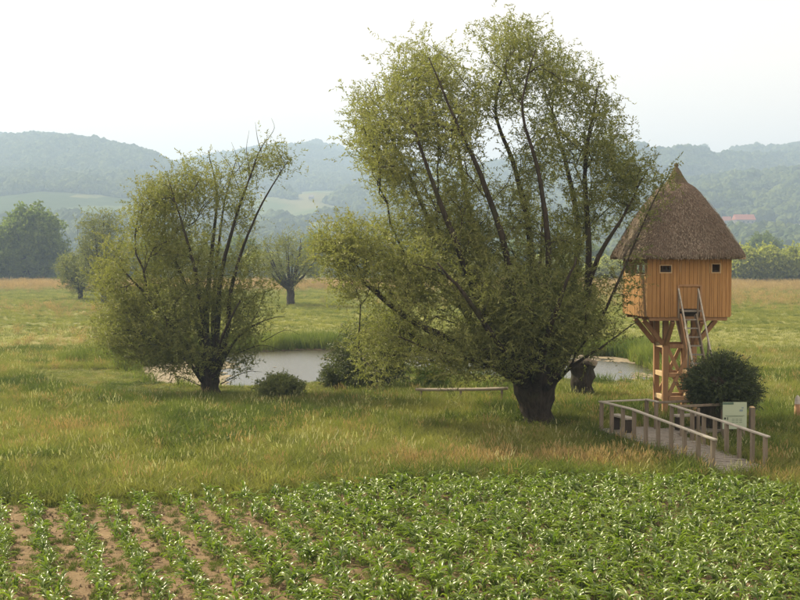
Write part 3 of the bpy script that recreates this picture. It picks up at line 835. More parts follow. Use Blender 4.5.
far_list = [  # px, base, height px, width px, kind, label
 (768,284,36,40,1,"pale green bushy tree second from right frame edge"),(796,284,36,36,1,"pale green bushy tree cut by the right frame edge"),
 (728,283,22,30,1,"low pale bush beside the right wall of the hut"),
 (762,276,42,36,0,"bluish dark tree rising above the pale bushes right of the hut"),(786,275,24,26,0,"small bluish tree above the rightmost pale bushes"),
 (606,283,24,42,1,"pale bush at the meadow edge left of the hut"),(630,282,26,36,1,"pale bush partly behind the left hut wall"),(585,279,36,40,0,"dark tree seen through the right branches of the tallest willow"),
 (652,278,34,40,0,"dark tree behind the left roof corner of the hut"),(690,279,30,44,0,"dark tree hidden behind the stilt hut walls"),(555,282,30,40,1,"pale bush seen through the right stems of the tallest willow"),(520,279,38,44,0,"dark tree directly behind the middle stems of the tallest willow"),(480,282,30,44,1,"pale bush behind the middle of the tallest willow"),(440,280,36,44,0,"dark tree behind the left limbs of the tallest willow"),(405,283,26,40,1,"pale bush behind the low left lobe of the tallest willow"),
 (360,281,32,36,0,"dark tree at the meadow edge left of the tallest willow crown"),(338,282,30,30,1,"pale bush right of the small open willow"),(318,278,44,34,0,"bluish dark tree directly behind the small open willow"),
 (262,282,28,36,1,"pale bush left of the small open willow"),(240,279,42,40,0,"dark tree seen behind the right stems of the left willow"),(212,281,34,40,0,"dark tree behind the main stems of the left willow"),(185,282,40,40,1,"pale bush behind the middle of the left willow"),(158,280,44,44,0,"dark tree behind the left half of the left willow"),(130,282,38,40,0,"dark tree between the left willow and the tall pale willow"),
 (60,280,30,30,0,"hazy dark tree between the large broadleaf tree and the pale willow")]
for i, (px, py, h, w, kd, lab) in enumerate(far_list):
    srcs = (dk, pale)[kd]; H0, W0 = ((sc_at(76, 282.5), sc_at(66, 282.5)), (8.0, 9.0))[kd]
    sx = sc_at(w, py) / W0; sz = sc_at(h, py) / H0
    copy_tree(srcs, at(px, py), (sx, sx, sz), i * 1.7, lab or ("far tree glimpsed behind the leaves of the two willows"), FG)

# ------------------------------------------------------------------ far houses
def hill_at(px, y):
    x = (px - 400) / FPX * y; return x, float(hill_z(np.array([x]), np.array([float(y)]))[0])
def find_y(px, py, lo=650, hi=2390):
    """depth at which the hillside appears at that height"""
    best = lo
    for y in np.arange(lo, hi, 12.0):
        x, z = hill_at(px, y)
        if 262 - FPX * (z - CH) / y <= py: return y
        best = y
    return best
def house(px, py, wpx, hpx, roofm, label, rot=0.0, rh=0.8, ylim=2390):
    y = find_y(px, py, 650, ylim); x, z = hill_at(px, y); m = y / FPX
    W, H = wpx * m, hpx * m
    root = empty("house", (x, y - 6, z - 0.5), rot, label, "house")
    D = W * 0.55
    a = Acc(); a.box((0, 0, H / 2), (W, D, H)); a.build("wall", M['white_wall'], root)
    a = Acc(); o_ = W * .04; rz = H * rh
    v = [[-W/2-o_, -D/2-o_, H], [W/2+o_, -D/2-o_, H], [W/2+o_, D/2+o_, H], [-W/2-o_, D/2+o_, H], [-W/2-o_, 0, H+rz], [W/2+o_, 0, H+rz]]
    a.add(v, [[0,1,5,4],[2,3,4,5],[0,3,2,1]], [[0,4,3],[1,2,5]]); rf = a.build("roof", roofm, root)
    a = Acc(); a.box((W * .2, D*.12, H + rz), (W*.05, W*.05, H*.4)); c = a.build("chimney", M['white_wall'], root); c.parent = rf
    k = 4
    for i in range(k):
        a = Acc(); a.box((0, 0, 0), (W*.09, .12, H*.3)); w_ = a.build("window", M['glass'], root); w_.location = (-W*.36 + i * W*.24, -D/2 - .03, H*.55)
house(741, 227, 19, 5, M['red_roof'], "long house with orange red roof on the slope right of the thatched roof", 0.1, 1.1, 1250)
house(724, 226, 8, 4, M['red_roof'], "small red roofed house left of the long red roofed one", -0.3, 1.0, 1250)
house(769, 230, 12, 3.5, M['grey_roof'], "grey roofed house between the red roof and the right frame edge", 0.4, .9, 1250)
house(790, 232, 14, 4, M['grey_roof'], "pale grey roofed house at the right frame edge below the wood", -0.35, 1.0, 1250)
house(712, 151, 13, 5.5, M['grey_roof'], "large pale house standing on the skyline above the thatched roof", 0.2, .7)
house(725, 150, 8, 3.5, M['grey_roof'], "lower pale building beside the large skyline house", 0.0, .6)
house(36, 209, 6, 3, M['grey_roof'], "tiny white house on the hillside above the dark broadleaf tree", 0.2, .8, 1500)
house(312, 200, 5, 2.4, M['grey_roof'], "tiny pale house beside the hillside fields between the willows", -0.2, .8, 1900)
def sky_tree(px, py, h, w, i):
    y = find_y(px, py, 650, 2040); x, z = hill_at(px, y); m = y / FPX
    H0, W0 = (sc_at(76, 282.5), sc_at(66, 282.5))
    copy_tree(dk, (x, y, z - 2), (w * m / W0, w * m / W0, h * m / H0), i, ["lone dark round tree standing on the right skyline", "dark tree clump left of the skyline house", "small dark tree on the skyline near the right edge"][i], "trees standing on the skyline")
sky_tree(755, 147, 10, 9, 0); sky_tree(703, 150, 11, 9, 1); sky_tree(690, 150, 5, 9, 2)

# ------------------------------------------------------------------ hut on stilts
FX, FY, YAW, HL = 7.51, 33.3, R(4.5), 2.54
cxh = FX + HL / 2 * math.cos(YAW) - HL / 2 * math.sin(YAW); cyh = FY + HL / 2 * math.sin(YAW) + HL / 2 * math.cos(YAW)
hut = empty("stilt_hut", (cxh, cyh, gz(cxh, cyh)), YAW, "orange timber observation hut with thatched pyramid roof on tall wooden stilts", "hut")
Z0 = 3.33; Z1 = 5.10; hw = HL / 2
# tower legs and bracing
LW = 0.45
for sx in (-1, 1):
    for sy in (-1, 1):
        a = Acc(); a.box((sx * LW, sy * LW, (Z0 - 0.16) / 2 - .1), (.17, .14, Z0 - 0.16 + .2)); a.build("leg", M['beam_wood'], hut, bevel=.012)
def part_beam(name, a_, b_, w, h, mat=M['beam_wood'], bevel=.008):
    a = Acc(); a.beam(a_, b_, w, h); return a.build(name, mat, hut, bevel=bevel)
for z in (0.72, 1.45, 2.35):
    for s in (-1, 1):
        part_beam("crossbar", (-LW + .10, s * (LW + .0), z), (LW - .10, s * LW, z), .10, .13)
    for s in (-1, 1):
        part_beam("crossbar", (s * LW, -LW + .08, z + .012), (s * LW, LW - .08, z + .012), .12, .15, M['pale_wood'])
for (z0, z1) in ((0.80, 2.28),):
    for s in (-1, 1):
        part_beam("diagonal_brace", (-LW + .09, s * (LW + .035), z0), (LW - .09, s * (LW + .035), z1), .06, .11)
        part_beam("diagonal_brace", (LW - .09, s * (LW - .035), z0), (-LW + .09, s * (LW - .035), z1), .06, .11)
for sx in (-1, 1):
    for sy in (-1, 1):
        part_beam("corner_brace", (sx * (LW + .08), sy * (LW + .0), 2.42), (sx * (hw - .12), sy * (LW + .0), Z0 - .17), .12, .14)
        part_beam("corner_brace", (sx * (LW + .0), sy * (LW + .07), 2.42), (sx * LW, sy * (hw - .12), Z0 - .17), .12, .12)
for s in (-1, 1):
    part_beam("floor_beam", (-hw + .05, s * LW, Z0 - .075), (hw - .05, s * LW, Z0 - .075), .16, .15)
    part_beam("floor_beam", (-hw + .05, s * (hw - .1), Z0 - .075), (hw - .05, s * (hw - .1), Z0 - .075), .12, .146)
a = Acc(); a.box((0, 0, Z0 + .03), (HL - .08, HL - .08, .05)); a.build("floor", M['beam_wood'], hut)
a = Acc(); a.box((0, 0, Z1 - .02), (HL - .1, HL - .1, .03)); a.build("ceiling", M['pine_wood'], hut)
# boards, split round the openings. face: origin, direction
faces = {
 'front': (Vector((-hw, -hw, 0)), Vector((1, 0, 0)), Vector((0, -1, 0)), [(.36, .70, 4.66, 4.86), (1.97, 2.22, 4.66, 4.90), (.96, 1.60, Z0 - .1, 4.22)]),
 'left': (Vector((-hw, hw, 0)), Vector((0, -1, 0)), Vector((-1, 0, 0)), [(.25, .65, 4.60, 4.88), (.82, 1.22, 4.60, 4.88), (1.39, 1.79, 4.60, 4.88), (1.96, 2.36, 4.60, 4.88)]),
 'right': (Vector((hw, -hw, 0)), Vector((0, 1, 0)), Vector((1, 0, 0)), [(.5, .9, 4.60, 4.88), (1.7, 2.1, 4.60, 4.88)]),
 'back': (Vector((hw, hw, 0)), Vector((-1, 0, 0)), Vector((0, 1, 0)), [(.40, .72, 4.62, 4.90), (1.85, 2.2, 4.62, 4.90)])}
NBD = 20; bw = HL / NBD
bcache = {}
def board(u0, u1, z0, z1, org, du, nrm, name="board", proud=0.0, mat=None, th=.024):
    key = (round(u1 - u0, 3), round(z1 - z0, 3), name, th)
    if key not in bcache:
        a = Acc(); a.box((0, 0, 0), (u1 - u0, th, z1 - z0)); bcache[key] = a.mesh(name, mat or M['pine_wood'])
    o = bpy.data.objects.new(name, bcache[key]); link(o, hut)
    c = org + du * ((u0 + u1) / 2) + nrm * (.012 + proud); o.location = (c.x, c.y, (z0 + z1) / 2)
    o.rotation_euler = (0, 0, math.atan2(du.y, du.x))
    m_ = o.modifiers.new("b", 'BEVEL'); m_.width = .004; m_.segments = 1
    return o
rb = random.Random(3)
for fn, (org, du, nrm, ops) in faces.items():
    cuts = sorted(set([0, HL] + [i * bw for i in range(1, NBD)]))
    for i in range(NBD):
        u0, u1 = i * bw, (i + 1) * bw
        top = Z1 - .03; bot = Z0 - .03 - rb.random() * .012
        segs = [(u0, u1, bot, top)]
        for (a0, a1, b0, b1) in ops:
            ns = []
            for (s0, s1, z0, z1) in segs:
                if a1 <= s0 + .001 or a0 >= s1 - .001: ns.append((s0, s1, z0, z1)); continue
                if a0 > s0 + .001: ns.append((s0, a0, z0, z1))
                if a1 < s1 - .001: ns.append((a1, s1, z0, z1))
                m0, m1 = max(s0, a0), min(s1, a1)
                if b0 > z0 + .02: ns.append((m0, m1, z0, b0))
                if b1 < z1 - .02: ns.append((m0, m1, b1, z1))
            segs = ns
        pr_ = rb.choice((0, .006, .003))
        for (s0, s1, z0, z1) in segs:
            board(s0 + .004, s1 - .004, z0, z1, org, du, nrm, proud=pr_)
    # pale frame strips round each window opening
    for k, (a0, a1, b0, b1) in enumerate(ops):
        if fn == 'front' and k == 2: continue
        fr = Acc()
        def pt(u, z, d): return org + du * u + nrm * d + Vector((0, 0, z))
        for (s0, s1, z0, z1) in ((a0 - .025, a1 + .025, b1, b1 + .025), (a0 - .025, a1 + .025, b0 - .03, b0), (a0 - .025, a0, b0, b1), (a1, a1 + .025, b0, b1)):
            c = pt((s0 + s1) / 2, (z0 + z1) / 2, .036)
            sz = (abs(du.x) * (s1 - s0) + abs(nrm.x) * .03, abs(du.y) * (s1 - s0) + abs(nrm.y) * .03, z1 - z0)
            fr.box(c, sz)
        fr.build("window_frame", M['pale_wood'], hut)
# half open shutters in the front windows
board(.38, .68, 4.66, 4.735, *faces['front'][:3], name="shutter", proud=-.03, mat=M['dark_wood'])
board(2.0, 2.19, 4.66, 4.72, *faces['front'][:3], name="shutter", proud=-.03, mat=M['dark_wood'])
# corner trims
for sx in (-1, 1):
    for sy in (-1, 1):
        a = Acc(); a.box((sx * (hw + .012), sy * (hw + .012), (Z0 + Z1) / 2 - .02), (.055, .055, Z1 - Z0 - .03)); a.build("corner_post", M['pine_wood'], hut)
# door: boards, recessed a little, and the sill with landing
org, du, nrm, _ = faces['front']
for i in range(5):
    board(.965 + i * .126 + .003, .965 + (i + 1) * .126 - .003, Z0 + .22, 4.215, org, du, nrm, name="door_board", proud=-.02)
a = Acc(); a.box((org.x + .93, -hw - .035, (4.27 + Z0) / 2), (.06, .04, 4.27 - Z0)); a.build("door_jamb", M['beam_wood'], hut)
a = Acc(); a.box((org.x + 1.63, -hw - .035, (4.27 + Z0) / 2), (.06, .04, 4.27 - Z0)); a.build("door_jamb", M['beam_wood'], hut)
a = Acc(); a.box((org.x + 1.28, -hw - .035, 4.26), (.64, .038, .06)); a.build("door_lintel", M['beam_wood'], hut)
a = Acc(); a.box((org.x + 1.28, -hw - .12, Z0 + .16), (.62, .26, .05)); a.build("door_sill", M['grey_wood'], hut)
a = Acc(); a.box((org.x + 1.28, -hw + .03, Z0 + .1), (.62, .03, .22)); a.build("threshold_board", M['dark_wood'], hut)
# eave boards under the thatch
for (c, s_) in (((0, -hw - .30, Z1 - .015), (HL + .72, .05, .05)), ((0, hw + .30, Z1 - .015), (HL + .72, .05, .05)), ((-hw - .30, 0, Z1 - .015), (.05, HL + .55, .05)), ((hw + .30, 0, Z1 - .015), (.05, HL + .55, .05))):
    a = Acc(); a.box(c, s_); a.build("eave_board", M['pale_wood'], hut)
# thatch: rounded square rings
prof = [(1.30, 5.11, 8), (1.66, 5.06, 8), (1.72, 5.10, 8), (1.73, 5.17, 8), (1.67, 5.30, 8), (1.51, 5.64, 7), (1.32, 6.04, 6), (1.11, 6.44, 5), (.90, 6.80, 4), (.72, 7.08, 3.4), (.53, 7.30, 3), (.35, 7.44, 2.5), (.20, 7.50, 2)]
def ring(w, z, n, S=72):
    out = []
    for k in range(S):
        th = 2 * math.pi * k / S; c, s_ = math.cos(th), math.sin(th)
        rr = w / (abs(c) ** n + abs(s_) ** n) ** (1 / n)
        out.append([rr * c, rr * s_, z])
    return out
def ring_mesh(prof, S=72, amp=0.02, seed=0):
    # interpolate the profile for relief
    pr = np.array(prof); fine = []
    for i in range(len(pr) - 1):
        k = max(1, int(np.linalg.norm(pr[i + 1, :2] - pr[i, :2]) / .07))
        for j in range(k): fine.append(pr[i] + (pr[i + 1] - pr[i]) * j / k)
    fine.append(pr[-1]); v = []
    for (w, z, n) in fine: v += ring(w, z, n, S)
    v = np.array(v)
    for i in range(len(v)):
        p_ = Vector(v[i]); d = mnoise.noise(Vector((p_.x * 9, p_.y * 9, p_.z * 3 + seed))) * amp + mnoise.noise(p_ * 2.2) * amp
        h = Vector((p_.x, p_.y, 0)); h = h.normalized() if h.length > 1e-4 else h
        v[i] += np.array(h * d) + np.array([0, 0, d * .5])
    K = len(fine); i = np.arange(K - 1)[:, None] * S; j = np.arange(S)[None, :]; j2 = (j + 1) % S
    q = np.stack([i + j, i + j2, i + S + j2, i + S + j], -1).reshape(-1, 4)
    return v, q
a = Acc(); v, q = ring_mesh(prof, 96, .025); a.add(v, q); roof = a.build("thatched_roof", M['thatch'], hut, True)
capp = [(.28, 7.40, 2.5), (.36, 7.38, 2.5), (.35, 7.44, 2.5), (.25, 7.60, 2.2), (.15, 7.78, 2), (.07, 7.92, 2), (.045, 7.95, 2), (.075, 7.99, 2), (.06, 8.05, 2), (.0, 8.09, 2)]
a = Acc(); v, q = ring_mesh(capp, 32, .012, 5); a.add(v, q); cap_o = a.build("ridge_cap", M['thatch_cap'], hut, True)
# loose reed ends laid down the slope
nS = 16000; r_ = np.random.default_rng(5)
zp = np.array([p_[1] for p_ in prof[3:]]); wpf = np.array([p_[0] for p_ in prof[3:]]); npf = np.array([p_[2] for p_ in prof[3:]])
uz = 5.08 + 2.4 * (1 - np.sqrt(r_.random(nS)) ** 1.0) ; th = r_.uniform(0, 2 * math.pi, nS)
sp, dn = [], []
w_ = np.interp(uz, zp, wpf); n_ = np.interp(uz, zp, npf)
rr = w_ / (np.abs(np.cos(th)) ** n_ + np.abs(np.sin(th)) ** n_) ** (1 / n_)
pz = np.stack([rr * np.cos(th), rr * np.sin(th), uz], 1)
uz = np.maximum(uz, 5.2); z2 = np.maximum(uz - .12, 5.08); w2 = np.interp(z2, zp, wpf); n2 = np.interp(z2, zp, npf)
rr2 = w2 / (np.abs(np.cos(th)) ** n2 + np.abs(np.sin(th)) ** n2) ** (1 / n2)
p2 = np.stack([rr2 * np.cos(th), rr2 * np.sin(th), uz - .12], 1)
dn = p2 - pz; dn /= np.linalg.norm(dn, axis=1)[:, None]
sd = np.cross(dn, pz * np.array([1, 1, 0])); sd /= np.linalg.norm(sd, axis=1)[:, None]
nrm_ = np.cross(dn, sd); flip = np.sign(np.sum(nrm_ * (pz * np.array([1, 1, 0])), axis=1)); nrm_ *= flip[:, None]
Ls = r_.uniform(.03, .07, nS)[:, None]; ws = r_.uniform(.006, .012, nS)[:, None]; dn2 = dn + sd * r_.normal(size=(nS, 1)) * .2
lift = r_.uniform(.0, .014, nS)[:, None]
base = pz + nrm_ * .018; tipp = base + dn2 * Ls + nrm_ * lift
v = np.stack([base - sd * ws, base + sd * ws, tipp + sd * ws * .6, tipp - sd * ws * .6], 1).reshape(-1, 3)
so = bpy.data.objects.new("straw", np_mesh("straw", v, np.arange(4 * nS).reshape(-1, 4), M['straw'], False, np.repeat(r_.random(nS), 4)))
link(so, hut); so.parent = roof; so["kind"] = "stuff"

# stair (steep ladder) up to the door
top = Vector((8.665, 33.10, 3.42)); foot = Vector((8.90, 31.66, .30))
d = (foot - top); side = Vector((1, 0.06, 0)).normalized()
lad = empty("stair_ladder", (foot.x, foot.y, foot.z), 0, "steep wooden ladder stair with handrails leaning up to the hut door", "ladder")
def LP(v): return Vector(v) - foot
for s in (-1, 1):
    a = Acc(); a.beam(LP(top + side * s * .24 ), LP(foot + side * s * .24), .045, .15); a.build("stringer", M['post_wood'] if s > 0 else M['beam_wood'], lad, bevel=.005)
    h0 = top + Vector((0, -.04, .78)) + side * s * (.30); h1 = foot + Vector((0, -.12, .85)) + side * s * .30
    a = Acc(); a.beam(LP(h0), LP(h1), .04, .05); a.build("handrail", M['rail_wood'], lad)
    for tt in (0.02, .5, .97):
        p0 = top.lerp(foot, tt) + side * s * .29; p1 = h0.lerp(h1, tt)
        a = Acc(); a.beam(LP(p0 - Vector((0, 0, .05))), LP(p1), .045, .05, Vector((0, 1, 0))); a.build("handrail_post", M['post_wood'], lad)
for i in range(12):
    c = top.lerp(foot, (i + .6) / 12.3)
    a = Acc(); a.beam(LP(c - side * .215), LP(c + side * .215), .16, .035); a.build("tread", M['grey_wood'], lad)

# ------------------------------------------------------------------ boardwalk
A = Vector((5.65, 30.6, 0)); dirw = Vector((1.70, -5.0, 0)).normalized(); crs = Vector((-dirw.y, dirw.x, 0)); crs = Vector((.9468, .322, 0))
Lw, Ww = 5.28, 1.40
bw_root = empty("boardwalk", A, 0, "grey weathered plank boardwalk with post railings leading to the hut", "boardwalk")
def dz(t): return 0.32 - 0.24 * max(0.0, (t - 1.6)) / (Lw - 1.6)
def BW(t, c, z): return dirw * t + crs * c + Vector((0, 0, z))
pm = None; rb = random.Random(5)
npk = 34; stp = (Lw + .25) / npk
a = Acc(); a.box((0, 0, 0), (Ww + .16, stp - .012, .04)); pmesh = a.mesh("plank", M['grey_wood'])
ang = math.atan2(crs.y, crs.x)
for i in range(npk):
    t_ = -.05 + (i + .5) * stp
    o = bpy.data.objects.new("plank", pmesh); link(o, bw_root)
    o.location = BW(t_, Ww / 2 + rb.uniform(-.02, .02), dz(t_) + rb.uniform(-.004, .004)); o.rotation_euler = (rb.uniform(-.01, .01), rb.uniform(-.006, .006), ang + rb.uniform(-.006, .006))
# side landing towards the ladder
a = Acc(); a.box((0, 0, 0), (.13, .9, .04)); p2m = a.mesh("plank", M['grey_wood'])
for i in range(12):
    o = bpy.data.objects.new("plank", p2m); link(o, bw_root); c = Ww + .16 + i * .142
    o.location = BW(.88, c, .32 + rb.uniform(-.003, .003)); o.rotation_euler = (0, 0, ang + rb.uniform(-.01, .01))
for c in (.12, Ww - .12):
    for (t0, t1) in ((0, 1.6), (1.6, Lw)):
        a = Acc(); a.beam(BW(t0, c, dz(t0) - .09), BW(t1, c, dz(t1) - .09), .09, .13); a.build("joist", M['dark_wood'], bw_root)
for tt in (.5, 1.26):
    a = Acc(); a.beam(BW(tt, Ww + .1, .23), BW(tt, Ww + 1.8, .23), .08, .12); a.build("joist", M['dark_wood'], bw_root)
RH = .76
def post(t, c, h=RH, w=.095):
    a = Acc(); x = BW(t, c, 0); z1 = dz(t) + h
    a.box((0, 0, (z1 - .25) / 2), (w, w * .85, z1 + .25)); o = a.build("post", M['post_wood'], bw_root, bevel=.008)
    o.location = (x.x, x.y, 0); o.rotation_euler = (rb.uniform(-.012, .012), rb.uniform(-.012, .012), ang + rb.uniform(-.05, .05)); return o
for i in range(10): post(i * Lw / 9, -.03)
def rail(p0, p1, w=.11, h=.04, name="handrail", mat=None):
    a = Acc(); a.beam(p0, p1, w, h); return a.build(name, mat or M['rail_wood'], bw_root, bevel=.006)
tops = lambda t, c: BW(t, c, dz(t) + RH + .024)
rail(tops(-.08, -.03), tops(1.6, -.03)); rail(tops(1.606, -.03), tops(3.6, -.03)); rail(tops(3.606, -.03), tops(Lw + .1, -.03))
post(0, Ww + .03); post(.48, Ww + .03)
rail(tops(-.06, Ww + .03), tops(.54, Ww + .03))
rail(tops(-.0, .045) , tops(-.0, Ww - .045), .07, .04)           # end rail
for t_ in (1.24, 1.75, 2.25, 2.75, 3.25, 3.76, 4.27, 4.78, 5.28): post(t_, Ww + .03)
rail(tops(1.16, Ww + .03), tops(3.2, Ww + .03)); rail(tops(3.206, Ww + .03), tops(Lw + .12, Ww + .03))
for tt in (.44, 1.36):
    a_ = BW(tt, Ww + .11, .32 + RH - .01); b_ = BW(tt, Ww + 1.55, .32 + RH - .01)
    rail(a_, b_, .05, .07, mat=M['post_wood']); o = post(tt, Ww + 1.6, RH + .02)
    post(tt, Ww + .8, RH - .08, .08)

# low benches standing on the boardwalk
def bench(loc, rz, L, label, group):
    root = empty("bench", loc, rz, label, "bench", group)
    a = Acc(); a.box((0, 0, .40), (L, .26, .06)); a.build("seat", M['rail_wood'], root, bevel=.01)
    for s in (-1, 1):
        a = Acc(); a.box((s * (L / 2 - .1), 0, .185), (.07, .2, .37)); a.build("leg", M['dark_wood'], root, bevel=.01)
b1 = A + BW(.55, .32, .34); bench(b1, math.atan2(dirw.y, dirw.x), .85, "low pale topped bench with dark legs at the left end of the boardwalk", "benches on the boardwalk")
b2 = A + BW(.9, Ww + .75, .345); bench(b2, ang, .8, "low dark bench on the side landing below the hut ladder", "benches on the boardwalk")

# ------------------------------------------------------------------ information board
sy = 29.35; sx = (736 - 400) / FPX * sy
inf = empty("information_board", (sx, sy, gz(sx, sy)), 0.02, "pale green information board behind the boardwalk railing", "sign")
W_, H_ = .645, .72; zt = 1.235
a = Acc(); a.box((0, 0, zt - H_ / 2), (W_, .03, H_)); a.build("panel", M['panel_green'], inf)
a = Acc(); a.box((-W_ / 4 - .02, -.018, zt - .032), (W_ / 2 - .03, .006, .06)); a.build("header", M['panel_dark'], inf)
for s in (-1, 1):
    a = Acc(); a.box((s * (W_ / 2 - .06), .055, .55), (.07, .07, 1.35)); a.build("post", M['post_wood'], inf)
a = Acc()
for (u, z, w, h) in ((-.0, .36, .52, .012), (.0, .335, .44, .008)): a.box((u, -.0175, zt - H_ + z), (w, .005, h))
for i in range(9):
    a.box((-.03 + (i % 3) * .10 - .01, -.0175, zt - H_ + .27 - (i // 3) * .045), (.075, .005, .012))
a.build("printed_text", M['print_grey'], inf)
a = Acc(); a.box((.17, -.0175, zt - .22), (.09, .005, .05)); a.box((.21, -.0175, zt - .15), (.05, .005, .035)); a.build("printed_picture", M['print_blue'], inf)
a = Acc(); a.box((-.26, -.0175, zt - H_ + .285), (.055, .005, .05)); a.box((-.19, -.0175, zt - H_ + .28), (.022, .005, .07)); a.build("printed_symbol", M['print_black'], inf)

sy = 29.6; sx = (753.5 - 400) / FPX * sy
wp_ = empty("wooden_post", (sx, sy, gz(sx, sy)), .1, "upright brown wooden post just right of the information board", "post")
a = Acc(); a.box((0, 0, .48), (.13, .13, 1.16), None); a.build("shaft", M['post_wood'], wp_, bevel=.012)
a = Acc(); a.box((0, 0, 1.075), (.125, .125, .03), None, .5); a.build("bevelled_top", M['pale_wood'], wp_)
sy = 34.0; sx = (799 - 400) / FPX * sy
stub = empty("wooden_post", (sx, sy, gz(sx, sy)), .2, "short reddish brown post with pale top cut by the right frame edge", "post")
a = Acc(); a.tube([(0, 0, -.2), (0, 0, .35), (.01, 0, .62)], [.11, .10, .09], 10); a.build("shaft", M['beam_wood'], stub, True)
a = Acc(); a.tube([(.01, 0, .62), (.01, 0, .80), (.0, 0, .88)], [.10, .085, .03], 10); a.build("pale_top", M['rail_wood'], stub, True)

# ------------------------------------------------------------------ pollard willow ball beside the boardwalk
pb = (8.95, 31.0); r_ = np.random.default_rng(51)
pol = empty("pollard_willow", (pb[0], pb[1], gz(*pb)), 0, "dark ball shaped pollard willow on a stout trunk behind the information board", "tree")
a = Acc(); tp = catmull([(.05, 0, -.2), (.02, 0, .4), (0, 0, 1.0), (.05, 0, 1.5), (.12, 0, 1.72)], 14)
a.tube(tp, np.interp(np.linspace(0, 1, 14), [0, .3, .7, .9, 1], [.50, .42, .50, .6, .3]), 18, True, .35); a.build("trunk", M['bark'], pol, True)
nS = 520
u = r_.normal(size=(nS, 3)); u /= np.linalg.norm(u, axis=1)[:, None]; u[:, 2] = np.abs(u[:, 2]) - 0.85 * r_.random(nS) ** .8; u /= np.linalg.norm(u, axis=1)[:, None]
u /= np.linalg.norm(u, axis=1)[:, None]
org_ = np.array([.12, 0, 1.38]); st_ = org_ + u * .3
en = org_ + u * np.array([.98, .98, .94]) * (r_.uniform(.74, 1.10, nS) + .10 * np.sin(u[:, 0] * 5 + u[:, 2] * 4) * np.cos(u[:, 1] * 4))[:, None] + np.array([.06, 0, .12])
sh = Acc()
for i in range(nS):
    mid = (st_[i] + en[i]) / 2 + np.array([0, 0, .08]) + r_.normal(size=3) * .03
    sh.tube(catmull([st_[i], mid, en[i]], 5), np.linspace(.014, .004, 5), 3, False)
o = sh.build("shoots", M['bark'], pol); o["kind"] = "stuff"
S = np.repeat(st_, 3, 0) * .0 + np.repeat(st_ + (en - st_) * .3, 3, 0) + r_.normal(size=(nS * 3, 3)) * .05
D = np.repeat(en - st_, 3, 0); Ld = np.linalg.norm(D, axis=1); D = D / Ld[:, None] + r_.normal(size=D.shape) * .14
D /= np.linalg.norm(D, axis=1)[:, None]
Ld = Ld * np.where(r_.random(len(Ld)) < .12, 1.16, 1.0)
f = bpy.data.objects.new("foliage", leaves_mesh("foliage", S, D, Ld * .78, 28, .10, .026, M['leaf_pollard'], r_, .05, .75)); link(f, pol); f["kind"] = "stuff"

# ------------------------------------------------------------------ cut willow bole and fallen pole behind the big willow
sy = 39.5; sx = (583 - 400) / FPX * sy
cb = empty("cut_willow_trunk", (sx, sy, gz(sx, sy)), 0, "stout dark cut willow trunk with pale knobbly top beside the pond", "tree stump")
a = Acc(); tp = catmull([(.0, 0, -.3), (.0, 0, .4), (0, 0, .9), (-.02, 0, 1.2), (0, 0, 1.42)], 14)
a.tube(tp, np.interp(np.linspace(0, 1, 14), [0, .35, .7, .9, 1], [.42, .36, .46, .52, .38]), 20, True, .4); a.build("trunk", M['bark'], cb, True)
a = Acc()
for (x, y, z, rr) in ((-.22, -.18, 1.32, .15), (.1, -.2, 1.4, .17), (.34, -.12, 1.3, .14), (-.05, .15, 1.42, .16), (.25, .2, 1.36, .13)):
    a.tube([(x, y, z), (x * 1.15, y * 1.15, z + .10), (x * 1.2, y * 1.2, z + .15)], [rr, rr * .95, rr * .7], 10, True, .2)
a.build("cut_stubs", M['pale_cut'], cb, True)
p0 = P(416, 389.5, 39.2); p1 = P(508, 388.5, 37.5)
pole = Acc(); pole.tube(catmull([tuple(p0 - p0), tuple((p1 - p0) * .5 + Vector((0, 0, -.02))), tuple(p1 - p0)], 9), [.055] * 9, 8, True, .15)
po = pole.build("timber_pole", M['pale_cut'], None, True); po.location = p0
tag(po, "long pale horizontal pole on stakes left of the thick willow bole", "pole")
for k_, tt in enumerate((.06, .5, .94)):
    c = p0.lerp(p1, tt); a = Acc(); a.tube([(0, 0, -.5 - (c.z - .3)), (0, 0, 0)] if False else [(0, .0, -c.z - .2), (0, .0, -.05)], [.04, .04], 8)
    o = a.build("stake", M['post_wood'], po, True); o.location = c - p0

# ------------------------------------------------------------------ maize
def maize_leaf_mesh(seed, L=.42, W=.058):
    r = random.Random(seed); n = 7; v, tn = [], []
    rise = r.uniform(.75, 1.3); curl = r.uniform(.7, 2.6); x = z = 0.0; y = 0.0; ang_ = rise; tw = r.uniform(-.5, .5)
    for i in range(n + 1):
        t_ = i / n; w = W * (0.55 + 1.0 * t_ if t_ < .35 else .9 * (1 - ((t_ - .35) / .65) ** 1.6)) * .5 + .001
        sdx, sdz = math.cos(tw * t_ * 2), math.sin(tw * t_ * 2)
        wav = .006 * math.sin(i * 2.1 + seed)
        v += [(x, y - w * sdx, z + .012 + wav - w * sdz * .6), (x, y, z - .004), (x, y + w * sdx, z + .012 - wav + w * sdz * .6)]
        tn += [t_, t_ * .6, t_]
        stp_ = L / n; x += math.cos(ang_) * stp_; z += math.sin(ang_) * stp_; ang_ -= curl / n; y += r.uniform(-.006, .006)
    q = []
    for i in range(n):
        b = i * 3; q += [(b, b + 1, b + 4, b + 3), (b + 1, b + 2, b + 5, b + 4)]
    return np_mesh("leaf", v, np.array(q), M['maize'], True, tn)
leafm = [maize_leaf_mesh(s, random.Random(s).uniform(.21, .35), random.Random(s + 9).uniform(.038, .060)) for s in range(8)]
a = Acc(); a.tube([(0, 0, -.05), (0, 0, .1), (.005, 0, .22)], [.014, .011, .006], 6); stemm = a.mesh("stem", M['maize_stem'])
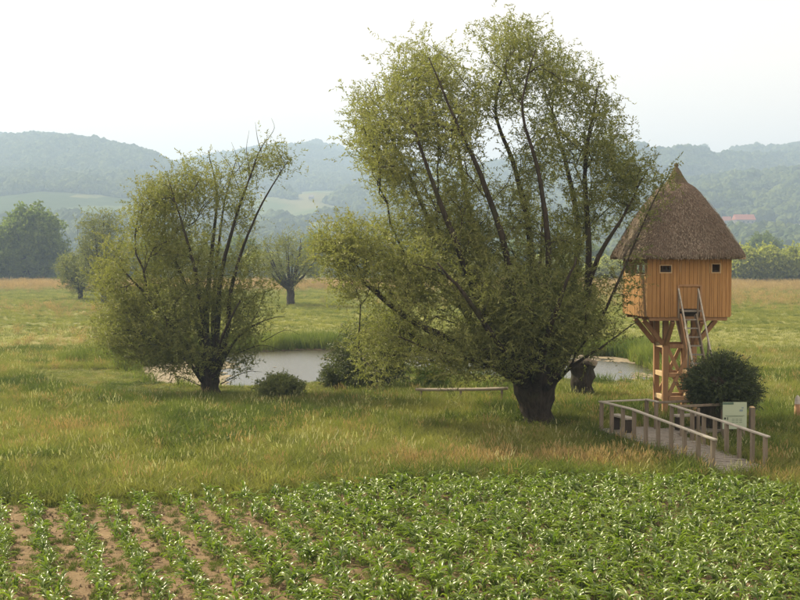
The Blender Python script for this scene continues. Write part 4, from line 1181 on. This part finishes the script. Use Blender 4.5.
def plant_layout(seed):
    r = random.Random(seed); base = r.uniform(0, 6.28); out = []
    n = r.randint(7, 9)
    for i in range(n):
        az = base + i * math.pi + r.uniform(-.5, .5) + (i // 2) * .25
        out.append((r.randrange(8), az, .03 + .2 * i / n, r.uniform(.8, 1.1) * (1.05 - .35 * abs(i / n - .4)), r.uniform(-.1, .45)))
    return out
layouts = [plant_layout(s) for s in range(6)]
# prototypes for the mass
def joined_plant(k):
    vs_, qs, ts, n0 = [], [], [], 0
    for (li, az, z, s_, tl_) in layouts[k]:
        me = leafm[li]; nv = len(me.vertices); co = np.zeros(nv * 3, np.float32); me.vertices.foreach_get("co", co); co = co.reshape(-1, 3) * s_
        R_ = np.array((Matrix.Rotation(az, 3, 'Z') @ Matrix.Rotation(-tl_, 3, 'Y')))
        co = co @ R_.T + np.array([0, 0, z]); vs_.append(co)
        q = np.zeros(len(me.polygons) * 4, np.int32); me.polygons.foreach_get("vertices", q); qs.append(q.reshape(-1, 4) + n0)
        tt = np.zeros(nv, np.float32); me.attributes["tint"].data.foreach_get("value", tt); ts.append(tt); n0 += nv
    me = np_mesh("maize_shape", np.concatenate(vs_), np.concatenate(qs), M['maize'], True, np.concatenate(ts))
    return bpy.data.objects.new("maize_shape", me)
maize_coll = proto_collection("maize_shapes", [joined_plant(k) for k in range(6)])
phi = math.atan(415 / 1100.0); rd = np.array([-math.sin(phi), math.cos(phi)]); pn = np.array([math.cos(phi), math.sin(phi)])
g0 = G(104, 506); c0 = g0.x * pn[0] + g0.y * pn[1]
plants = []
r_ = np.random.default_rng(61)
for row in range(-24, 40):
    off = c0 + row * .69
    t0 = -10.0
    while t0 < 60:
        t0 += .095 * r_.uniform(.6, 1.5)
        jx = r_.normal() * .075
        x = pn[0] * (off + jx) + rd[0] * t0; y = pn[1] * (off + jx) + rd[1] * t0
        if y < 13.5 or y > 27: continue
        px = 400 + FPX * x / y
        if px < -60 or px > 860: continue
        e = float(field_edge(x))
        if y > e - .15 + r_.normal() * .12: continue
        right_ = smooth(200, 380, px)
        if r_.random() < .03 + .05 * (1 - right_): continue
        plants.append((x, y))
        if r_.random() < .85 * right_:      # denser, closing canopy on the right
            x2, y2 = x + r_.normal() * .2, y + r_.normal() * .2; plants.append((x2, y2))
            if r_.random() < .45: plants.append((x + r_.normal() * .25, y + r_.normal() * .2))
plants = np.array(plants); pz_ = ground_z(plants[:, 0], plants[:, 1])
print("maize plants", len(plants))
pxx = 400 + FPX * plants[:, 0] / plants[:, 1]; pyy = 262 + FPX * CH / plants[:, 1]
vis = (pxx > -10) & (pxx < 810) & (pyy < 612)
order = np.argsort(np.where(vis, plants[:, 1], 1e6))[:300]
chosen = set(order.tolist())
groupM = "young maize plants in the foreground field"
for k_, i in enumerate(order):
    x, y = plants[i]; open_ = pxx[i] < 230
    root = empty("maize_plant", (x, y, pz_[i]), r_.uniform(0, 6.28),
        "young green maize plant in the nearest open rows with bare soil between them" if open_ else "young green maize plant in the nearest dense leafy part of the field", "maize plant", groupM + (" open rows" if open_ else " dense part"))
    s_ = r_.uniform(.5, 1.15); root.scale = (s_, s_, s_ * r_.uniform(.85, 1.1)); root.rotation_euler[0] = r_.normal() * .14; root.rotation_euler[1] = r_.normal() * .14
    link(bpy.data.objects.new("stem", stemm), root)
    for (li, az, z, sc, tl_) in layouts[r_.integers(0, 6)]:
        o = bpy.data.objects.new("leaf", leafm[li]); link(o, root); o.location = (0, 0, z); o.scale = (sc, sc, sc); o.rotation_euler = (0, -tl_, az)
rest = np.array([i for i in range(len(plants)) if i not in chosen])
n = len(rest); s = r_.uniform(.5, 1.15, n)
scatter("maize_field", np.column_stack([plants[rest], pz_[rest]]), np.stack([r_.normal(size=n) * .14, r_.normal(size=n) * .14, r_.uniform(0, 6.28, n)], 1), np.stack([s, s, s * r_.uniform(.85, 1.1, n)], 1),
        r_.integers(0, 6, n), maize_coll, "rows of young maize covering the field behind the nearest plants", "maize")

# ------------------------------------------------------------------ meadow grass
def tuft(name, seed, n, h, spread, w, mat, lean=.35, heads=0, curve=.5):
    r = np.random.default_rng(seed); V, Q, T, TI = [], [], [], []
    c = 0
    for i in range(n):
        a = r.uniform(0, 6.28); rr = spread * math.sqrt(r.random()); b = np.array([math.cos(a) * rr, math.sin(a) * rr, -.03])
        hh = h * r.uniform(.55, 1.15); az = r.uniform(0, 6.28); ln = lean * r.uniform(.3, 1.6); d = np.array([math.cos(az), math.sin(az), 0]); sd = np.array([-math.sin(az + 1), math.cos(az + 1), 0])
        ww = w * r.uniform(.6, 1.3); ti = r.random()
        p1 = b + np.array([0, 0, hh * .5]) + d * hh * ln * .3; p2 = b + np.array([0, 0, hh * (1 - curve * ln * .5)]) + d * hh * ln
        V += [b - sd * ww, b + sd * ww, p1 + sd * ww * .8, p1 - sd * ww * .8, p2]
        Q.append([c, c + 1, c + 2, c + 3]); T.append([c + 3, c + 2, c + 4]); TI += [ti * .5, ti * .5, ti * .8, ti * .8, ti]; c += 5
        if i < heads:
            e = p2 + np.array([0, 0, hh * .22]) + d * hh * .08
            V += [p2 - sd * .010, p2 + sd * .010, e + sd * .006, e - sd * .006]; Q.append([c, c + 1, c + 2, c + 3]); TI += [1, 1, 1, 1]; c += 4
    return bpy.data.objects.new(name, np_mesh(name, V, [np.array(Q), np.array(T)], mat, False, TI))
kinds = {
 'green': proto_collection("green_tufts", [tuft("tuft", 100 + i, 46, .36, .20, .0078, M['grass'], .55) for i in range(4)]),
 'dark': proto_collection("dark_tufts", [tuft("tuft_dark", 120 + i, 42, .42, .22, .011, M['grass_dark'], .6) for i in range(4)]),
 'tan': proto_collection("tan_tufts", [tuft("tuft_tan", 140 + i, 34, .46, .20, .0045, M['grass_tan'], .35, 30) for i in range(3)]),
 'pale': proto_collection("pale_heads", [tuft("tuft_pale", 180 + i, 14, .50, .25, .004, leaf_mat('pale_seed_head', (.22, .22, .09), (.50, .48, .27), .35, .6, .2, 'rand') if i == 0 else bpy.data.materials['pale_seed_head'], .45, 14) for i in range(3)]),
 'reed': proto_collection("reed_tufts", [tuft("tuft_reed", 160 + i, 34, .95, .28, .013, M['reed'], .3) for i in range(3)]),
}
def grass_points(n, ylo, yhi, power=1.0, seed=0, pxpad=40):
    r = np.random.default_rng(seed)
    # uniform in world area inside the view wedge
    u = r.random(n); y = np.sqrt(ylo ** 2 + u * (yhi ** 2 - ylo ** 2)) if power == 1.0 else ylo + (yhi - ylo) * u ** power
    x = (r.uniform(-pxpad, 800 + pxpad, n) - 400) / FPX * y
    return x, y
def not_occupied(x, y):
    d = pond_d(x, y)
    k = (d > 0.12) & (soil_mask(x, y) < .5)
    rel = np.stack([x - A.x, y - A.y], 1); t_ = rel @ np.array(dirw.xy); c_ = rel @ np.array(crs.xy)
    k &= ~((t_ > -.1) & (t_ < Lw + .3) & (c_ > -.02) & (c_ < Ww + .05))
    k &= ~((t_ > .4) & (t_ < 1.35) & (c_ > Ww) & (c_ < Ww + 1.9))
    return k
def do_grass(name, coll, nk, x, y, smin, smax, label, seed, tilt=.12, zmul=1.0):
    r = np.random.default_rng(seed); n = len(x); bank_ = np.where((pond_d(x, y) < 4.5) & (y < 50), .28 if name != 'pond_reeds' else .6, 1.0) * (1 - .5 * (((x - 4.1) / 1.3) ** 2 + ((y - 32.2) / 1.6) ** 2 < 1)); s = r.uniform(smin, smax, n) if np.isscalar(smin) else smin * r.uniform(.7, 1.3, n)
    scatter(name, np.stack([x, y, ground_z(x, y)], 1), np.stack([r.normal(size=n) * tilt, r.normal(size=n) * tilt, r.uniform(0, 6.28, n)], 1),
            np.stack([s, s, s * zmul * bank_ * r.uniform(.75, 1.25, n)], 1), r.integers(0, nk, n), coll, label, "grass")
# near meadow
x, y = grass_points(62000, 21.5, 62, 1.0, 201)
k = not_occupied(x, y); x, y = x[k], y[k]
dr = dry_mask(x, y); patch = sinnoise(x, y, 0.45, 202) + .5 * sinnoise(x, y, 1.6, 203)
rr = np.random.default_rng(204).random(len(x))
is_tan = (dr > .22) & (rr < dr * .82)
is_dark = ~is_tan & (patch > 0.35) & (rr < .85)
is_g = ~is_tan & ~is_dark
do_grass("meadow_grass", kinds['green'], 4, x[is_g], y[is_g], .4, 1.4, "rough green meadow grass between the field and the pond", 205)
do_grass("lush_grass", kinds['dark'], 4, x[is_dark], y[is_dark], .45, 1.4, "darker lush grass clumps scattered through the meadow", 206)
do_grass("seeding_grass", kinds['tan'], 3, x[is_tan], y[is_tan], .45, .95, "tan seeding grass along the edge of the maize field", 207)
x, y = grass_points(1500, 24, 60, 1.0, 301); k = not_occupied(x, y) & (sinnoise(x, y, .8, 302) > .1); x, y = x[k], y[k]
do_grass("sedge_tussocks", kinds['reed'], 3, x, y, .32, .72, "scattered taller sedge tussocks in the near meadow", 303)
x, y = grass_points(2600, 23, 75, 1.0, 311); k = not_occupied(x, y); x, y = x[k], y[k]
do_grass("pale_grass_heads", kinds['pale'], 3, x, y, .5, 1.15, "pale flowering grass heads speckling the meadow", 312)
# sparse seed stalks everywhere in the near meadow
x, y = grass_points(2200, 22.5, 60, 1.0, 211); k = not_occupied(x, y); x, y = x[k], y[k]
do_grass("grass_stalks", kinds['tan'], 3, x, y, .45, .95, "scattered thin seed stalks standing through the green meadow", 212)
# farther pasture
x, y = grass_points(60000, 60, 262, .85, 221); k = pond_d(x, y) > .3; x, y = x[k], y[k]
dr = dry_mask(x, y); rr = np.random.default_rng(222).random(len(x)); it = rr < dr * .9
sc_ = .8 + (y - 60) / 220 * 1.6
do_grass("pasture_grass", kinds['green'], 4, x[~it], y[~it], sc_[~it], None, "paler pasture grass stretching to the far trees", 223, zmul=.6)
do_grass("dry_pasture_grass", kinds['tan'], 3, x[it], y[it], sc_[it] * 1.2, None, "dry tan grass at the far end of the pasture", 224, zmul=.75)
# reeds round the pond
r_ = np.random.default_rng(231)
n = 60000; x = r_.uniform(x0 - 3, x1 + 3, n); y = r_.uniform(y0 - 3, y1 + 5, n); d = pond_d(x, y)
far_side = y > np.interp(x, [POND[0][0], POND[-1][0] + 20], [46, 52]) 
pxr = 400 + FPX * x / y
k = (d > .0) & (d < np.where(y > 52, 3.2, 1.0)) & (r_.random(n) < np.where(y > 52, .5, np.where((pxr > 215) & (pxr < 338), .02, .07))) & not_occupied(x, y)
k |= (d > -.05) & (d < 4) & (np.abs(pxr - 150) < 26) & (y > 50) & (r_.random(n) < .5)
x, y = x[k], y[k]
print("reeds", len(x))
do_grass("pond_reeds", kinds['reed'], 3, x, y, .3, 1.15, "green reeds and tall grass fringing the pond", 232)
# taller weeds round the foot of the trees and boardwalk
n = 2600; cc = [(A + dirw * t_ + crs * -.35) for t_ in np.linspace(-.5, 5.6, 16)]
pts = []
for c in cc: pts += [(c.x + r_.normal() * .25, c.y + r_.normal() * .22) for _ in range(7)]
for (px, py, rad, m_) in ((560, 412, 1.2, 40), (210, 394, 2.2, 130), (583, 396, 2.0, 150), (726, 440, 1.4, 70), (680, 424, 1.6, 90), (280, 402, 1.4, 60), (430, 396, 2.5, 160), (372, 392, 2.4, 120), (770, 455, 1.4, 60)):
    c = G(px, py); pts += [(c.x + r_.normal() * rad, c.y + r_.normal() * rad * .8) for _ in range(m_)]
pts = np.array(pts); k = not_occupied(pts[:, 0], pts[:, 1]); pts = pts[k]
do_grass("tall_weeds", kinds['dark'], 4, pts[:, 0], pts[:, 1], .8, 1.35, "taller weeds round the tree feet and along the boardwalk", 242)
# weeds in the field edge and small ones between the rows
n = 900; x = r_.uniform(-12, 12, n); y = field_edge(x) + r_.normal(size=n) * .35
k = not_occupied(x, y) | (r_.random(n) < .35); do_grass("field_margin_weeds", kinds['green'], 4, x[k], y[k], .45, .85, "short weeds along the margin of the maize field", 252)
n = 4500; x, y = grass_points(n, 15, 25.5, 1.0, 257); k = soil_mask(x, y) > .5
do_grass("field_weeds", kinds['dark'], 4, x[k], y[k], .12, .34, "tiny weeds sprouting between the maize rows", 258)
# clods of earth
a_ = bmesh.new(); bmesh.ops.create_icosphere(a_, subdivisions=1, radius=1)
for v in a_.verts: v.co *= 1 + .35 * mnoise.noise(v.co * 2)
cm = bpy.data.meshes.new("clod"); a_.to_mesh(cm); a_.free(); cm.materials.append(flat_mat("dry_earth", (0.25, 0.185, 0.115), .95, .4, 8))
clod = proto_collection("clods", [bpy.data.objects.new("clod", cm)])
n = 9000; x, y = grass_points(n, 14.5, 25, 1.0, 261); k = soil_mask(x, y) > .6; x, y = x[k], y[k]; n = len(x)
s = .010 + .022 * r_.random(n) ** 3
scatter("earth_clods", np.stack([x, y, ground_z(x, y) + .03 * 0 + s * .3], 1), r_.uniform(0, 6, (n, 3)), np.stack([s * 1.4, s, s * .7], 1), np.zeros(n, int), clod, "dry earth clods on the bare soil between maize rows", "soil")

# ------------------------------------------------------------------ haze
hz = Acc(); zt_ = 300.0
hz.box((0, 1700, (zt_ - 8) / 2), (5200, 3600, zt_ + 8))
t = NT("summer_haze")
pv = t.n("ShaderNodeVolumePrincipled")
pv.inputs["Color"].default_value = (0.51, 0.70, 1.0, 1)
pv.inputs["Density"].default_value = HAZE
pv.inputs["Anisotropy"].default_value = 0.2
t.l(pv.outputs[0], t.out.inputs["Volume"])
hzo = hz.build("haze", t.m); tag(hzo, kind="stuff")
hzo["label"] = "pale blue summer haze lying over the plain and hills"
hzo["category"] = "haze"
print("objects", len(bpy.data.objects))
